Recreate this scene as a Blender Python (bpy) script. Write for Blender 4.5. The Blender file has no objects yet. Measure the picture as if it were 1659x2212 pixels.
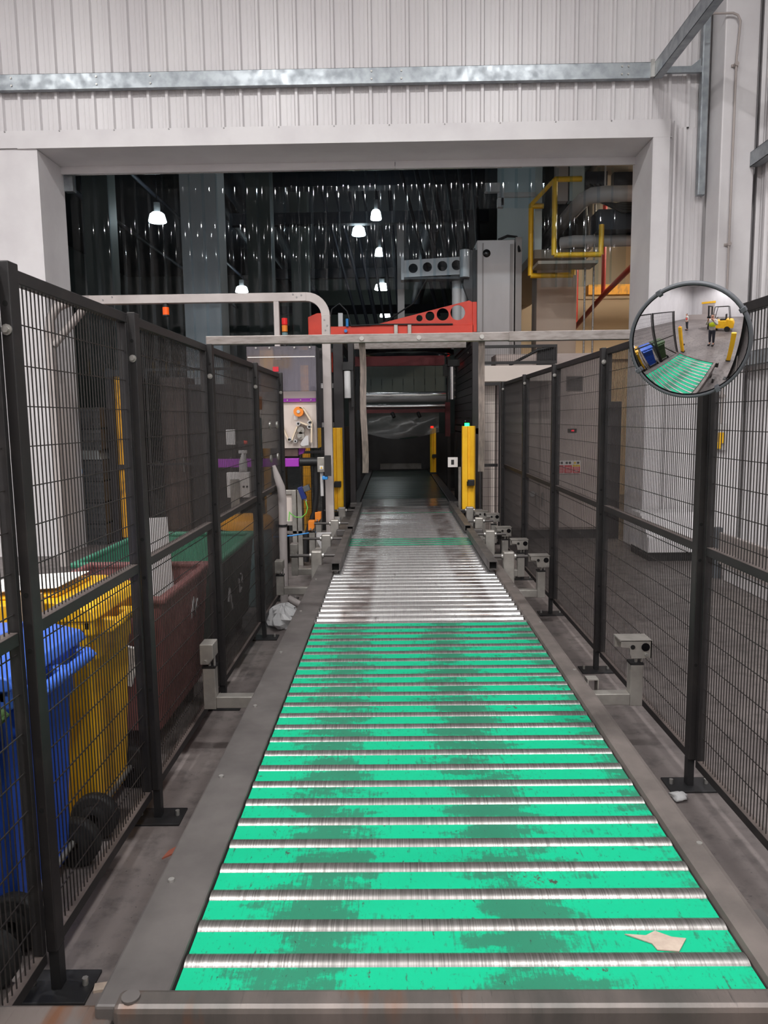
import bpy, math, random
from mathutils import Vector, Matrix
random.seed(7)
scn = bpy.context.scene
COL = scn.collection

# ------------------------------------------------------------------ camera, world, exposure
yaw, pitch, roll, F = -0.0140210, 0.1226136, -0.0129771, 1636.354
fw = Vector((math.sin(yaw)*math.cos(pitch), math.cos(yaw)*math.cos(pitch), -math.sin(pitch)))
rt = Vector((math.cos(yaw), -math.sin(yaw), 0)); up = rt.cross(fw)
rt2 = rt*math.cos(roll)+up*math.sin(roll); up2 = up*math.cos(roll)-rt*math.sin(roll)
cd = bpy.data.cameras.new('camera'); cam = bpy.data.objects.new('camera', cd); COL.objects.link(cam)
cd.sensor_fit = 'VERTICAL'; cd.sensor_height = 24; cd.lens = F/2212*24; cd.clip_start = .02; cd.clip_end = 200
cam.matrix_world = Matrix(((rt2.x, up2.x, -fw.x, 0), (rt2.y, up2.y, -fw.y, 0), (rt2.z, up2.z, -fw.z, 1.6), (0, 0, 0, 1)))
scn.camera = cam
scn.view_settings.view_transform = 'Standard'; scn.view_settings.look = 'None'
scn.view_settings.exposure = 0.0; scn.view_settings.gamma = 1; scn.view_settings.use_curve_mapping = False
scn.cycles.max_bounces = 7; scn.cycles.diffuse_bounces = 3; scn.cycles.glossy_bounces = 3; scn.cycles.adaptive_threshold = .04
w = bpy.data.worlds.new('world'); scn.world = w; w.use_nodes = True
w.node_tree.nodes['Background'].inputs[0].default_value = (.9, .95, 1, 1)
w.node_tree.nodes['Background'].inputs[1].default_value = .05
LAMP_NEAR = 440.0      # emission of the high bay lamps in the near hall
LAMP_FAR = 20.0        # emission of the high bay lamps in the dark hall
LAMP_MEZZ = 95.0        # warm tubes under the mezzanine

# ------------------------------------------------------------------ materials
def S(r, g, b):
    f = lambda c: (c/255/12.92) if c <= 10 else ((c/255+.055)/1.055)**2.4
    return (f(r), f(g), f(b), 1)
def node(nt, t, **k):
    n = nt.nodes.new(t)
    for a, v in k.items(): setattr(n, a, v)
    return n
def coords(nt, sc=(1, 1, 1)):
    g = node(nt, 'ShaderNodeNewGeometry'); m = node(nt, 'ShaderNodeMapping')
    m.inputs['Scale'].default_value = sc
    nt.links.new(g.outputs['Position'], m.inputs['Vector']); return m.outputs[0]
def noise(nt, sc=(1, 1, 1), scale=5, detail=4, rough=.55):
    n = node(nt, 'ShaderNodeTexNoise'); n.inputs['Scale'].default_value = scale
    n.inputs['Detail'].default_value = detail; n.inputs['Roughness'].default_value = rough
    nt.links.new(coords(nt, sc), n.inputs['Vector']); return n.outputs['Fac']
def ramp(nt, fac, a, b, ca=(0, 0, 0, 1), cb=(1, 1, 1, 1)):
    r = node(nt, 'ShaderNodeValToRGB'); e = r.color_ramp.elements
    e[0].position = a; e[1].position = b; e[0].color = ca; e[1].color = cb
    nt.links.new(fac, r.inputs[0]); return r.outputs[0]
def mix(nt, fac, a, b, mode='MIX'):
    m = node(nt, 'ShaderNodeMix', data_type='RGBA', blend_type=mode)
    for i, v in ((0, fac), (6, a), (7, b)):
        if isinstance(v, (tuple, float, int)): m.inputs[i].default_value = v
        else: nt.links.new(v, m.inputs[i])
    return m.outputs[2]
def bumpn(nt, h, strength, dist, bs):
    b = node(nt, 'ShaderNodeBump'); b.inputs['Strength'].default_value = strength; b.inputs['Distance'].default_value = dist
    nt.links.new(h, b.inputs['Height']); nt.links.new(b.outputs[0], bs.inputs['Normal'])
def base(name):
    m = bpy.data.materials.new(name); m.use_nodes = True
    return m, m.node_tree, m.node_tree.nodes['Principled BSDF']
MATS = {}
def mat(name, c, r=.5, m=0, c2=None, sc=4, lo=.4, hi=.7, st=(1, 1, 1), bump=0, rv=0, em=None, es=0):
    mt, nt, bs = base(name)
    bs.inputs['Roughness'].default_value = r; bs.inputs['Metallic'].default_value = m
    if c2:
        n = noise(nt, st, sc, 6)
        nt.links.new(mix(nt, ramp(nt, n, lo, hi), c, c2), bs.inputs['Base Color'])
        if rv: nt.links.new(ramp(nt, n, .3, .7, (r-rv,)*3+(1,), (r+rv,)*3+(1,)), bs.inputs['Roughness'])
        if bump: bumpn(nt, n, bump, .004, bs)
    else: bs.inputs['Base Color'].default_value = c
    if em: bs.inputs['Emission Color'].default_value = em; bs.inputs['Emission Strength'].default_value = es
    MATS[name] = mt; return mt

mat('white_clad', S(226, 223, 224), .34, 0, S(216, 212, 214), 1.3, .35, .7, (1, 1, .25))
mat('white_trim', S(226, 223, 224), .4, 0, S(215, 211, 213), 2, .4, .7)
mat('screw', S(140, 138, 138), .4, .6)
mat('galv', S(158, 164, 168), .4, .7, S(136, 142, 147), 9, .4, .65, (1, 1, 1), 0, .08)
mat('ceiling', S(205, 205, 205), .7)
mat('fence', S(40, 37, 37), .5, 0, S(62, 55, 53), 14, .5, .85, (1, 1, 1), .1)
mat('fence_wire', S(44, 40, 39), .5, .2)
mat('bolt', S(176, 174, 170), .35, .7)
mat('hole', S(8, 8, 8), .9)
mat('frame_steel', S(94, 90, 88), .5, .2, S(72, 68, 67), 5, .35, .7, (1, 1, 1), .15, .1)
mat('rail_right', S(112, 104, 100), .5, .2, S(84, 78, 75), 6, .35, .72, (1, 1, 1), .2, .1)
mat('yellow', S(252, 196, 40), .42, 0, S(240, 176, 26), 5, .45, .7)
mat('trunk', S(190, 182, 179), .4, .1, S(172, 163, 160), 3, .4, .7)
mat('tube_silver', S(156, 149, 145), .38, .55, S(128, 120, 116), 12, .4, .65, (1, 4, 4), 0, .08)
mat('strap', S(128, 115, 107), .6, .2, S(92, 83, 78), 30, .35, .65, (4, 4, .4), .2)
mat('stainless', S(176, 172, 166), .38, .55, S(150, 146, 140), 10, .4, .7)
mat('black', S(26, 26, 28), .5)
mat('black_gloss', S(16, 16, 18), .18)
mat('dark_panel', S(42, 39, 41), .5, 0, S(34, 31, 33), 5)
mat('grey_mast', S(176, 172, 172), .42, .15, S(160, 154, 153), 2, .4, .7, (1, 1, .3))
mat('grey_arm', S(142, 136, 134), .5, .1)
mat('red', S(232, 62, 34), .38, 0, S(214, 50, 28), 3)
mat('dark_red', S(110, 28, 32), .45)
mat('chrome', S(205, 205, 205), .18, .95)
mat('film_white', S(222, 222, 222), .3)
mat('purple', S(160, 52, 178), .45)
mat('orange', S(240, 138, 44), .5)
mat('amber_lens', S(230, 88, 20), .25, 0, em=S(240, 90, 10), es=.25)
mat('red_lens', S(200, 30, 34), .3, 0, em=S(255, 20, 20), es=.2)
mat('red_lit', S(255, 30, 30), .3, 0, em=S(255, 20, 10), es=6)
mat('green_lit', S(60, 255, 120), .3, 0, em=S(20, 255, 90), es=7)
mat('red_display', S(90, 10, 20), .3, 0, em=S(255, 20, 60), es=1.2)
mat('blue_dark', S(30, 46, 110), .35)
mat('blue_clip', S(50, 140, 214), .4)
mat('green_cable', S(110, 200, 80), .45)
mat('paper_web', S(222, 204, 180), .6)
mat('roller_black', S(24, 24, 24), .4)
mat('grey_plastic', S(198, 196, 196), .45)
mat('hose_grey', S(172, 164, 162), .55)
mat('bin_blue', S(42, 88, 196), .4, 0, S(36, 74, 170), 5)
mat('bin_blue_lid', S(60, 106, 210), .38, 0, S(70, 112, 206), 9)
mat('bin_yellow', S(246, 190, 26), .4, 0, S(226, 166, 22), 5)
mat('bin_green', S(66, 92, 52), .45, 0, S(54, 78, 44), 5)
mat('tub_brown', S(134, 84, 82), .5, 0, S(116, 70, 68), 4)
mat('tub_green_lit', S(66, 140, 112), .45, 0, S(54, 122, 96), 4)
mat('tub_green_shaded', S(40, 56, 50), .5)
mat('tyre', S(30, 30, 30), .7)
mat('paper', S(228, 226, 222), .7, 0, S(190, 188, 186), 40, .55, .62)
mat('cardboard', S(176, 160, 146), .8, 0, S(150, 134, 122), 30)
mat('wood', S(196, 168, 130), .65, 0, S(170, 140, 104), 14, .4, .7, (6, 6, .5))
mat('drum_grey', S(116, 148, 150), .45, 0, S(96, 128, 134), 4)
mat('drum_lid', S(226, 156, 40), .45)
mat('crate', S(58, 60, 62), .55)
mat('grey_lid', S(120, 124, 124), .5)
mat('brown_steel', S(88, 70, 64), .5, 0, S(74, 58, 54), 3)
mat('yellow_scuffed', S(222, 156, 30), .5, 0, S(150, 106, 40), 16, .52, .7, (1, 1, .4))
mat('cabinet', S(178, 164, 158), .45, 0, S(166, 152, 147), 2)
mat('beige_panel', S(206, 194, 186), .5)
mat('beige_wall', S(226, 206, 178), .6)
mat('beige_col', S(186, 164, 148), .6)
mat('teal_wall', S(196, 206, 206), .55)
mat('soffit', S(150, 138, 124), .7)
mat('pipe_grey', S(176, 166, 162), .45)
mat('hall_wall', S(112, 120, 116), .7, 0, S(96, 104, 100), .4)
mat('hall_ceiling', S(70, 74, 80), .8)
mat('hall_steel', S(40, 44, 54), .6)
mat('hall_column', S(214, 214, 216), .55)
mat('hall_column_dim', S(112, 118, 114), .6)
mat('hall_floor', S(96, 92, 92), .55, 0, S(80, 76, 76), 2)
mat('red_pipe', S(170, 44, 36), .45)
mat('sign_white', S(226, 222, 220), .5)
mat('sign_red', S(206, 30, 48), .5)
mat('sign_yellow', S(226, 186, 40), .5)
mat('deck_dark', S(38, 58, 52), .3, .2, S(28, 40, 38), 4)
mat('rubber_rim', S(84, 87, 92), .55)
mat('leaf', S(150, 84, 66), .7)
mat('grille', S(110, 102, 98), .5)
mat('vest_yellow', S(214, 232, 40), .6)
mat('vest_pink', S(240, 96, 88), .6)
mat('cloth_grey', S(196, 190, 184), .8)
mat('cloth_dark', S(44, 46, 56), .8)
mat('skin', S(190, 140, 116), .55)
mat('hair', S(40, 32, 28), .6)
mat('lamp_near', S(255, 255, 255), .5, 0, em=(1, .985, .975, 1), es=LAMP_NEAR)
mat('lamp_far', S(255, 255, 255), .5, 0, em=(.9, .98, 1, 1), es=LAMP_FAR)
mat('lamp_mezz', S(255, 255, 255), .5, 0, em=(1, .86, .68, 1), es=LAMP_MEZZ)
mat('lamp_body', S(150, 152, 154), .4, .5)

def special():
    # dirty concrete floor
    m, nt, bs = base('floor'); MATS['floor'] = m
    a = noise(nt, (1, 1, 1), .9, 8, .6); b = noise(nt, (1, 1, 1), 9, 8, .65); c = noise(nt, (1, 1, 1), 60, 3)
    col = mix(nt, ramp(nt, a, .36, .66), S(120, 112, 109), S(94, 87, 86))
    col = mix(nt, ramp(nt, b, .5, .74), col, S(72, 67, 66))
    col = mix(nt, ramp(nt, c, .66, .74), col, S(52, 49, 48))
    nt.links.new(col, bs.inputs['Base Color'])
    nt.links.new(ramp(nt, b, .3, .7, (.36,)*3+(1,), (.58,)*3+(1,)), bs.inputs['Roughness'])
    bumpn(nt, c, .12, .003, bs)
    # steel rollers, scratched round their circumference, with dull dirty tracks
    m, nt, bs = base('roller'); MATS['roller'] = m
    a = noise(nt, (90, 1.2, 1.2), 3, 5, .7); b = noise(nt, (1, 1.2, 1), 4, 6)
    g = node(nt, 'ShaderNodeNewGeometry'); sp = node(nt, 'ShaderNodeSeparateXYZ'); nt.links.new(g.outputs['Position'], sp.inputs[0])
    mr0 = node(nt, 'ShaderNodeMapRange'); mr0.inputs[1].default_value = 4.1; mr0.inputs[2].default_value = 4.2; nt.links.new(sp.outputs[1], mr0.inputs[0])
    col = mix(nt, mr0.outputs[0], mix(nt, ramp(nt, a, .38, .62), S(158, 155, 152), S(104, 101, 99)), mix(nt, ramp(nt, a, .35, .7), S(232, 231, 230), S(186, 184, 183)))  # near rollers coloured darker to tame highlights, far ones brighter as if lit
    # three dull brown tracks where pallet feet drag (wear of the metal itself)
    trk = node(nt, 'ShaderNodeMath', operation='ADD'); trk.inputs[1].default_value = 0
    def track(c, wd):
        d = node(nt, 'ShaderNodeMath', operation='SUBTRACT'); d.inputs[1].default_value = c; nt.links.new(sp.outputs[0], d.inputs[0])
        e = node(nt, 'ShaderNodeMath', operation='ABSOLUTE'); nt.links.new(d.outputs[0], e.inputs[0])
        s = node(nt, 'ShaderNodeMath', operation='ADD'); nt.links.new(e.outputs[0], s.inputs[0])
        q = node(nt, 'ShaderNodeMath', operation='MULTIPLY'); q.inputs[1].default_value = .1; nt.links.new(b, q.inputs[0]); nt.links.new(q.outputs[0], s.inputs[1])
        return ramp(nt, s.outputs[0], wd+.035, wd+.075, (1, 1, 1, 1), (0, 0, 0, 1))
    t1 = track(-.24, .09); t2 = track(.52, .09)
    far = ramp(nt, sp.outputs[1], .0, 1, (0, 0, 0, 1), (1, 1, 1, 1))
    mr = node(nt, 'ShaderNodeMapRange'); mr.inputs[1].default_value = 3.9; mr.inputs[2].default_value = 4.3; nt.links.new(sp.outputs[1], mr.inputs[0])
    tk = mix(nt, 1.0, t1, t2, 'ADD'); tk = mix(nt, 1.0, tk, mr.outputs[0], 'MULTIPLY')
    tk = mix(nt, 1.0, tk, ramp(nt, b, .34, .6, (0, 0, 0, 1), (.8, .8, .8, 1)), 'MULTIPLY')
    col = mix(nt, tk, col, S(122, 106, 101))
    sm = ramp(nt, noise(nt, (5, 2, 1), 3.2, 8, .7), .62, .74)
    col = mix(nt, sm, col, S(126, 122, 120))
    nt.links.new(col, bs.inputs['Base Color']); bs.inputs['Metallic'].default_value = .85
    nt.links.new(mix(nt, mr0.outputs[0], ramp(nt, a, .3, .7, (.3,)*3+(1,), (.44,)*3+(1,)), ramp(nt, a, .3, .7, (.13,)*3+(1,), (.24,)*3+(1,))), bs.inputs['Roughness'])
    bumpn(nt, a, .06, .001, bs)
    # mint green infill plates, scraped lengthwise
    m, nt, bs = base('green_plate'); MATS['green_plate'] = m
    sc = noise(nt, (46, 3, 1), 2.4, 6, .7); patch = noise(nt, (2.4, 7, 1), 2.0, 7, .62); fine = noise(nt, (14, 9, 1), 4, 10, .72)
    lanes = node(nt, 'ShaderNodeTexWave', wave_type='BANDS', bands_direction='X'); lanes.inputs['Scale'].default_value = .62
    lanes.inputs['Distortion'].default_value = 2.2; lanes.inputs['Detail'].default_value = 3; lanes.inputs['Phase Offset'].default_value = 2.6
    nt.links.new(coords(nt, (1, .35, 1)), lanes.inputs['Vector'])
    k = mix(nt, .22, patch, lanes.outputs['Fac']); k = mix(nt, .28, k, sc); k = mix(nt, .2, k, fine)
    col = mix(nt, ramp(nt, k, .455, .5), S(38, 114, 88), S(4, 163, 120))
    col = mix(nt, ramp(nt, mix(nt, .5, fine, sc), .57, .63), col, S(48, 88, 72))
    col = mix(nt, ramp(nt, mix(nt, .5, fine, patch), .6, .64), col, S(62, 64, 58))
    sc3 = noise(nt, (30, 14, 1), 4, 10, .75)
    col = mix(nt, ramp(nt, sc3, .615, .655), col, S(46, 50, 44))
    nt.links.new(col, bs.inputs['Base Color']); bs.inputs['Roughness'].default_value = .46; bs.inputs['Specular IOR Level'].default_value = .3
    bumpn(nt, sc3, .25, .002, bs)
    # scuffed, part rusted end beam
    m, nt, bs = base('end_beam'); MATS['end_beam'] = m
    a = noise(nt, (3.4, 1, 1), 1.6, 5); b = noise(nt, (40, 3, 3), 3, 6, .7)
    col = mix(nt, ramp(nt, a, .4, .62), S(80, 77, 74), S(112, 103, 99))
    col = mix(nt, ramp(nt, noise(nt, (5, 1, 1), 1.3, 4), .58, .66), col, S(108, 76, 58))
    col = mix(nt, ramp(nt, b, .6, .75), col, S(62, 60, 58))
    nt.links.new(col, bs.inputs['Base Color']); bs.inputs['Metallic'].default_value = .45
    bs.inputs['Roughness'].default_value = .4; bumpn(nt, b, .2, .002, bs)
    # clear PVC / acrylic sheets
    def clear(name, tint, ior, rough, haze, hcol):
        m = bpy.data.materials.new(name); m.use_nodes = True; nt = m.node_tree; nt.nodes.clear()
        out = node(nt, 'ShaderNodeOutputMaterial'); tr = node(nt, 'ShaderNodeBsdfTransparent'); gl = node(nt, 'ShaderNodeBsdfGlossy')
        df = node(nt, 'ShaderNodeBsdfDiffuse'); fr = node(nt, 'ShaderNodeFresnel'); fr.inputs[0].default_value = ior
        tr.inputs[0].default_value = tint; gl.inputs['Roughness'].default_value = rough; df.inputs[0].default_value = hcol
        m1 = node(nt, 'ShaderNodeMixShader'); m1.inputs[0].default_value = haze
        nt.links.new(tr.outputs[0], m1.inputs[1]); nt.links.new(df.outputs[0], m1.inputs[2])
        m2 = node(nt, 'ShaderNodeMixShader'); nt.links.new(fr.outputs[0], m2.inputs[0]); nt.links.new(m1.outputs[0], m2.inputs[1]); nt.links.new(gl.outputs[0], m2.inputs[2])
        nt.links.new(m2.outputs[0], out.inputs[0]); MATS[name] = m
    clear('pvc', (.76, .84, .88, 1), 1.32, .025, .0, (.6, .7, .7, 1))
    clear('acrylic', (.86, .84, .9, 1), 1.45, .03, .10, (.72, .68, .74, 1))
    clear('film', (.8, .8, .8, 1), 1.4, .2, .3, (.5, .49, .48, 1))
    clear('bag', (.8, .8, .8, 1), 1.45, .12, .55, (.85, .85, .86, 1))
    m, nt, bs = base('mirror'); MATS['mirror'] = m
    bs.inputs['Base Color'].default_value = (.78, .78, .8, 1); bs.inputs['Metallic'].default_value = 1; bs.inputs['Roughness'].default_value = .015
    m, nt, bs = base('fence'); MATS['fence'] = m
    n = noise(nt, (1, 1, 1), 14, 6); g = node(nt, 'ShaderNodeNewGeometry'); sp = node(nt, 'ShaderNodeSeparateXYZ'); nt.links.new(g.outputs['True Normal'], sp.inputs[0])
    col = mix(nt, ramp(nt, n, .5, .85), S(30, 28, 29), S(46, 42, 41))
    dust = mix(nt, ramp(nt, n, .3, .7), S(92, 82, 78), S(74, 66, 63))        # dust settled on upward faces
    nt.links.new(mix(nt, ramp(nt, sp.outputs[2], .85, .95), col, dust), bs.inputs['Base Color']); bs.inputs['Roughness'].default_value = .5
special()

# ------------------------------------------------------------------ mesh helpers
WL = {}
class M:
    def __init__(s, T=None): s.v = []; s.f = []; s.sm = []; s.T = T
    def add(s, vs, fs, sm=False):
        o = len(s.v)
        s.v += [tuple(s.T @ Vector(p)) if s.T else tuple(p) for p in vs]
        for q in fs: s.f.append([i+o for i in q]); s.sm.append(sm)
        return s
    def box(s, x0, x1, y0, y1, z0, z1):
        return s.add([(x0, y0, z0), (x1, y0, z0), (x1, y1, z0), (x0, y1, z0), (x0, y0, z1), (x1, y0, z1), (x1, y1, z1), (x0, y1, z1)],
                     [(0, 3, 2, 1), (4, 5, 6, 7), (0, 1, 5, 4), (1, 2, 6, 5), (2, 3, 7, 6), (3, 0, 4, 7)])
    def cyl(s, p0, p1, r, r1=None, n=12, caps=True):
        p0 = Vector(p0); p1 = Vector(p1); d = (p1-p0).normalized(); r1 = r if r1 is None else r1
        a = d.cross(Vector((0, 0, 1)) if abs(d.z) < .9 else Vector((1, 0, 0))).normalized(); b = d.cross(a)
        vs = []
        for p, q in ((p0, r), (p1, r1)):
            vs += [p+(a*math.cos(2*math.pi*i/n)+b*math.sin(2*math.pi*i/n))*q for i in range(n)]
        s.add(vs, [(i, (i+1) % n, n+(i+1) % n, n+i) for i in range(n)], True)
        if caps: s.add(vs, [tuple(range(n-1, -1, -1)), tuple(range(n, 2*n))])
        return s
    def sweep(s, pts, r, n=8):
        pts = [Vector(p) for p in pts]; rs = r if isinstance(r, (list, tuple)) else [r]*len(pts); vs = []; fs = []; ref = None
        for k, p in enumerate(pts):
            d = (pts[min(k+1, len(pts)-1)]-pts[max(k-1, 0)]).normalized()
            if ref is None: ref = d.cross(Vector((0, 0, 1)) if abs(d.z) < .9 else Vector((1, 0, 0))).normalized()
            a = (ref-d*ref.dot(d)).normalized(); ref = a; b = d.cross(a)
            vs += [p+(a*math.cos(2*math.pi*i/n)+b*math.sin(2*math.pi*i/n))*rs[k] for i in range(n)]
        for k in range(len(pts)-1):
            fs += [(k*n+i, k*n+(i+1) % n, (k+1)*n+(i+1) % n, (k+1)*n+i) for i in range(n)]
        s.add(vs, fs, True); e = (len(pts)-1)*n
        return s.add(vs, [tuple(range(n-1, -1, -1)), tuple(range(e, e+n))])
    def prism(s, poly, ax, a, b):
        n = len(poly); put = {'x': lambda p, t: (t, p[0], p[1]), 'y': lambda p, t: (p[0], t, p[1]), 'z': lambda p, t: (p[0], p[1], t)}[ax]
        return s.add([put(p, a) for p in poly]+[put(p, b) for p in poly],
                     [tuple(range(n-1, -1, -1)), tuple(range(n, 2*n))]+[(i, (i+1) % n, n+(i+1) % n, n+i) for i in range(n)])
    def lathe(s, c, prof, n=20, ax='z'):
        c = Vector(c); vs = []; fs = []
        for r, z in prof:
            for i in range(n):
                t = 2*math.pi*i/n; x, y = r*math.cos(t), r*math.sin(t)
                vs.append(c+Vector({'z': (x, y, z), 'y': (x, z, y), 'x': (z, x, y)}[ax]))
        for k in range(len(prof)-1):
            fs += [(k*n+i, k*n+(i+1) % n, (k+1)*n+(i+1) % n, (k+1)*n+i) for i in range(n)]
        return s.add(vs, fs, True)
    def holed(s, outer, holes, y0, y1):
        cu = bpy.data.curves.new('t', 'CURVE'); cu.dimensions = '2D'; cu.fill_mode = 'BOTH'; cu.extrude = (y1-y0)/2
        def spl(pts):
            sp = cu.splines.new('POLY'); sp.points.add(len(pts)-1)
            for q, (x, z) in zip(sp.points, pts): q.co = (x, z, 0, 1)
            sp.use_cyclic_u = True
        spl(outer)
        for cx, cz, r in holes: spl([(cx+r*math.cos(i*math.pi/12), cz+r*math.sin(i*math.pi/12)) for i in range(24)])
        ob = bpy.data.objects.new('t', cu); me = bpy.data.meshes.new_from_object(ob)
        s.add([(v.co.x, (y0+y1)/2-v.co.z, v.co.y) for v in me.vertices], [tuple(p.vertices) for p in me.polygons])
        bpy.data.objects.remove(ob); bpy.data.meshes.remove(me); return s
    def mesh(s, name, off=(0, 0, 0), mt=None):
        me = bpy.data.meshes.new(name); o = Vector(off)
        me.from_pydata([tuple(Vector(p)-o) for p in s.v], [], s.f); me.polygons.foreach_set('use_smooth', s.sm)
        if mt: me.materials.append(MATS[mt])
        me.update(); return me
def link(o, par, loc):
    COL.objects.link(o); o.location = loc
    if par: o.parent = par; WL[o] = WL[par]+Vector(loc)
    else: WL[o] = Vector(loc)
    return o
def tag(o, label=None, cat=None, group=None, kind=None):
    for k, v in (('label', label), ('category', cat), ('group', group), ('kind', kind)):
        if v: o[k] = v
    return o
def bevel(o, wd, seg=2):
    if wd: b = o.modifiers.new('bevel', 'BEVEL'); b.width = wd; b.segments = seg; b.limit_method = 'ANGLE'
    return o
def thing(name, label, cat, loc=(0, 0, 0), group=None):
    return tag(link(bpy.data.objects.new(name, None), None, loc), label, cat, group)
def part(name, m, mt, par, bev=0, label=None, kind=None):
    o = bpy.data.objects.new(name, m.mesh(name, WL[par], mt)); link(o, par, (0, 0, 0)); WL[o] = WL[par]
    return bevel(tag(o, label, None, None, kind), bev)
def inst(name, me, loc, par, rz=0):
    o = bpy.data.objects.new(name, me); link(o, par, Vector(loc)-WL[par]); o.rotation_euler.z = rz; return o
def solo(name, m, mt, label, cat, bev=0, group=None, kind=None):
    xs, ys, zs = zip(*m.v); c = ((min(xs)+max(xs))/2, (min(ys)+max(ys))/2, min(zs))
    o = bpy.data.objects.new(name, m.mesh(name, c, mt)); link(o, None, c)
    return bevel(tag(o, label, cat, group, kind), bev)
def struct(name, m, mt, par=None, bev=0):
    o = solo(name, m, mt, None, None, bev, None, 'structure')
    return o
def B(*a): return M().box(*a)

# ------------------------------------------------------------------ the building
XL, XR, YB = -11.0, 4.0, -14.0
OX0, OX1, OZ, WY, WY2 = -4.02, 2.95, 4.69, 9.0, 9.65      # opening in the far wall
struct('floor', B(-16, 9, YB, 48, -.2, 0), 'floor')
struct('ceiling', B(XL-.2, XR+.4, YB-.2, WY2, 9.0, 9.2), 'ceiling')
def clad(pts_fn, a0, a1, z0, z1, pitch=.208, depth=.036):
    # trapezoidal sheet: vertical ribs along a; pts_fn maps (along, out, z)
    prof = []; a = a0
    while a < a1-1e-6:
        for da, o in ((0, 0), (.055, 0), (.058, .004), (.066, .004), (.069, 0), (.105, 0), (.108, .004), (.116, .004), (.119, 0), (.15, 0), (.162, depth), (.19, depth), (.205, 0)):
            if a+da <= a1: prof.append((a+da, o))
        a += pitch
    prof.append((a1, 0)); n = len(prof)
    m = M(); m.add([pts_fn(p, o, z) for z in (z0, z1) for p, o in prof], [(i, i+1, n+i+1, n+i) for i in range(n-1)])
    return m
wb = clad(lambda a, o, z: (a, WY-o, z), XL, XR, OZ+.1, 9.0)
for a0, a1 in ((3.12, XR), ):
    k = clad(lambda a, o, z: (a, WY-o, z), a0, a1, 0, OZ+.1); wb.add(k.v, k.f)
wb.box(XL, XR, WY+.03, WY2, OZ, 9.0); wb.box(XL, OX0, WY, WY2, 0, OZ); wb.box(OX1, XR, WY+.03, WY2, 0, OZ)
struct('wall_back', wb, 'white_clad')
wr = clad(lambda a, o, z: (XR-o, a, z), YB, WY, 0, 9.0); wr.box(XR+.01, XR+.3, YB, WY2, 0, 9.0)
struct('wall_right', wr, 'white_clad')
wl = clad(lambda a, o, z: (XL+o, a, z), YB, WY, 0, 9.0); wl.box(XL-.3, XL-.01, YB, WY2, 0, 9.0)
struct('wall_left', wl, 'white_clad')
wf = clad(lambda a, o, z: (a, YB+o, z), XL, XR, 0, 9.0); wf.box(XL, XR, YB-.3, YB-.01, 0, 9.0)
struct('wall_front', wf, 'white_clad')
# flashings round the opening
t = struct('trim_1', B(OX0-1.2, 3.13, WY-.045, WY-.03, OZ, OZ+.185), 'white_trim')
x = -4.9
for x in [-4.35+.62*i for i in range(12)]: part('screw', M().cyl((x, WY-.046, OZ+.175), (x, WY-.054, OZ+.175), .008, n=8), 'screw', t)
struct('trim_2', B(OX1-.005, 3.13, WY-.043, WY-.03, 0, OZ), 'white_trim')
struct('trim_3', B(OX0-1.2, OX0+.005, WY-.02, WY-.002, 0, OZ), 'white_trim')
struct('trim_4', B(OX0-.2, OX1+.2, WY-.045, WY2-.06, OZ-.006, OZ), 'white_trim')       # lintel underside
struct('trim_5', B(OX0+.005, OX0+.012, WY-.02, WY2+.02, 0, OZ-.01), 'white_trim')
struct('trim_6', B(OX1-.012, OX1-.004, WY-.043, WY2+.02, 0, OZ-.01), 'white_trim')
p = struct('trim_7', B(OX0-.1, .05, WY2-.06, WY2-.03, OZ-.09, OZ-.006).box(.056, OX1+.1, WY2-.062, WY2-.03, OZ-.092, OZ-.006), 'white_trim')
struct('trim_8', B(3.165, 3.185, WY-.07, WY-.03, 0, OZ+.16), 'white_trim')
# galvanised purlins
def zsec(x0, x1, y, z0, z1): return M().box(x0, x1, y-.004, y, z0, z1).box(x0, x1, y-.004, y+.065, z0-.003, z0).box(x0, x1, y-.004, y+.065, z1-.003, z1)
t = thing('purlin', 'long galvanised steel purlin across the white corrugated wall above the opening', 'purlin', (-.5, 8.87, 5.29))
part('channel', zsec(XL, 2.87, 8.88, 5.28, 5.44), 'galv', t)
part('end_plate', B(2.86, 2.9, 8.85, 8.876, 5.28, 5.46), 'bolt', t)
for x in (-3.25, -2.65, .13, -.2, 2.55, 2.62, -4.2):
    for z in (5.32, 5.40): part('bolt', M().cyl((x, 8.876, z), (x, 8.866, z), .011, n=6), 'bolt', t)
solo('purlin', B(2.9, 2.903, 2, 8.88, 5.27, 5.43).box(2.9, 2.99, 2, 8.88, 5.27, 5.275).box(2.9, 2.99, 2, 8.88, 5.425, 5.43), 'galv', 'galvanised steel beam running out from the corner of the white wall towards the room', 'beam')
t = thing('wall_bracket', 'short galvanised strut between the beam corner and the tall thin channel', 'strut', (3.2, 8.88, 5.3))
part('strut', B(2.9, 3.42, 8.86, 8.9, 5.32, 5.385), 'galv', t)
part('gusset', M().prism([(3.3, 5.385), (3.41, 5.385), (3.41, 5.47)], 'y', 8.87, 8.876), 'galv', t)
solo('channel_post', B(3.42, 3.5, 8.86, 8.93, 4.03, 6.1).box(3.425, 3.495, 8.85, 8.86, 4.03, 6.1), 'galv', 'tall thin galvanised channel fixed upright beside the white column', 'channel', .004)
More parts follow.
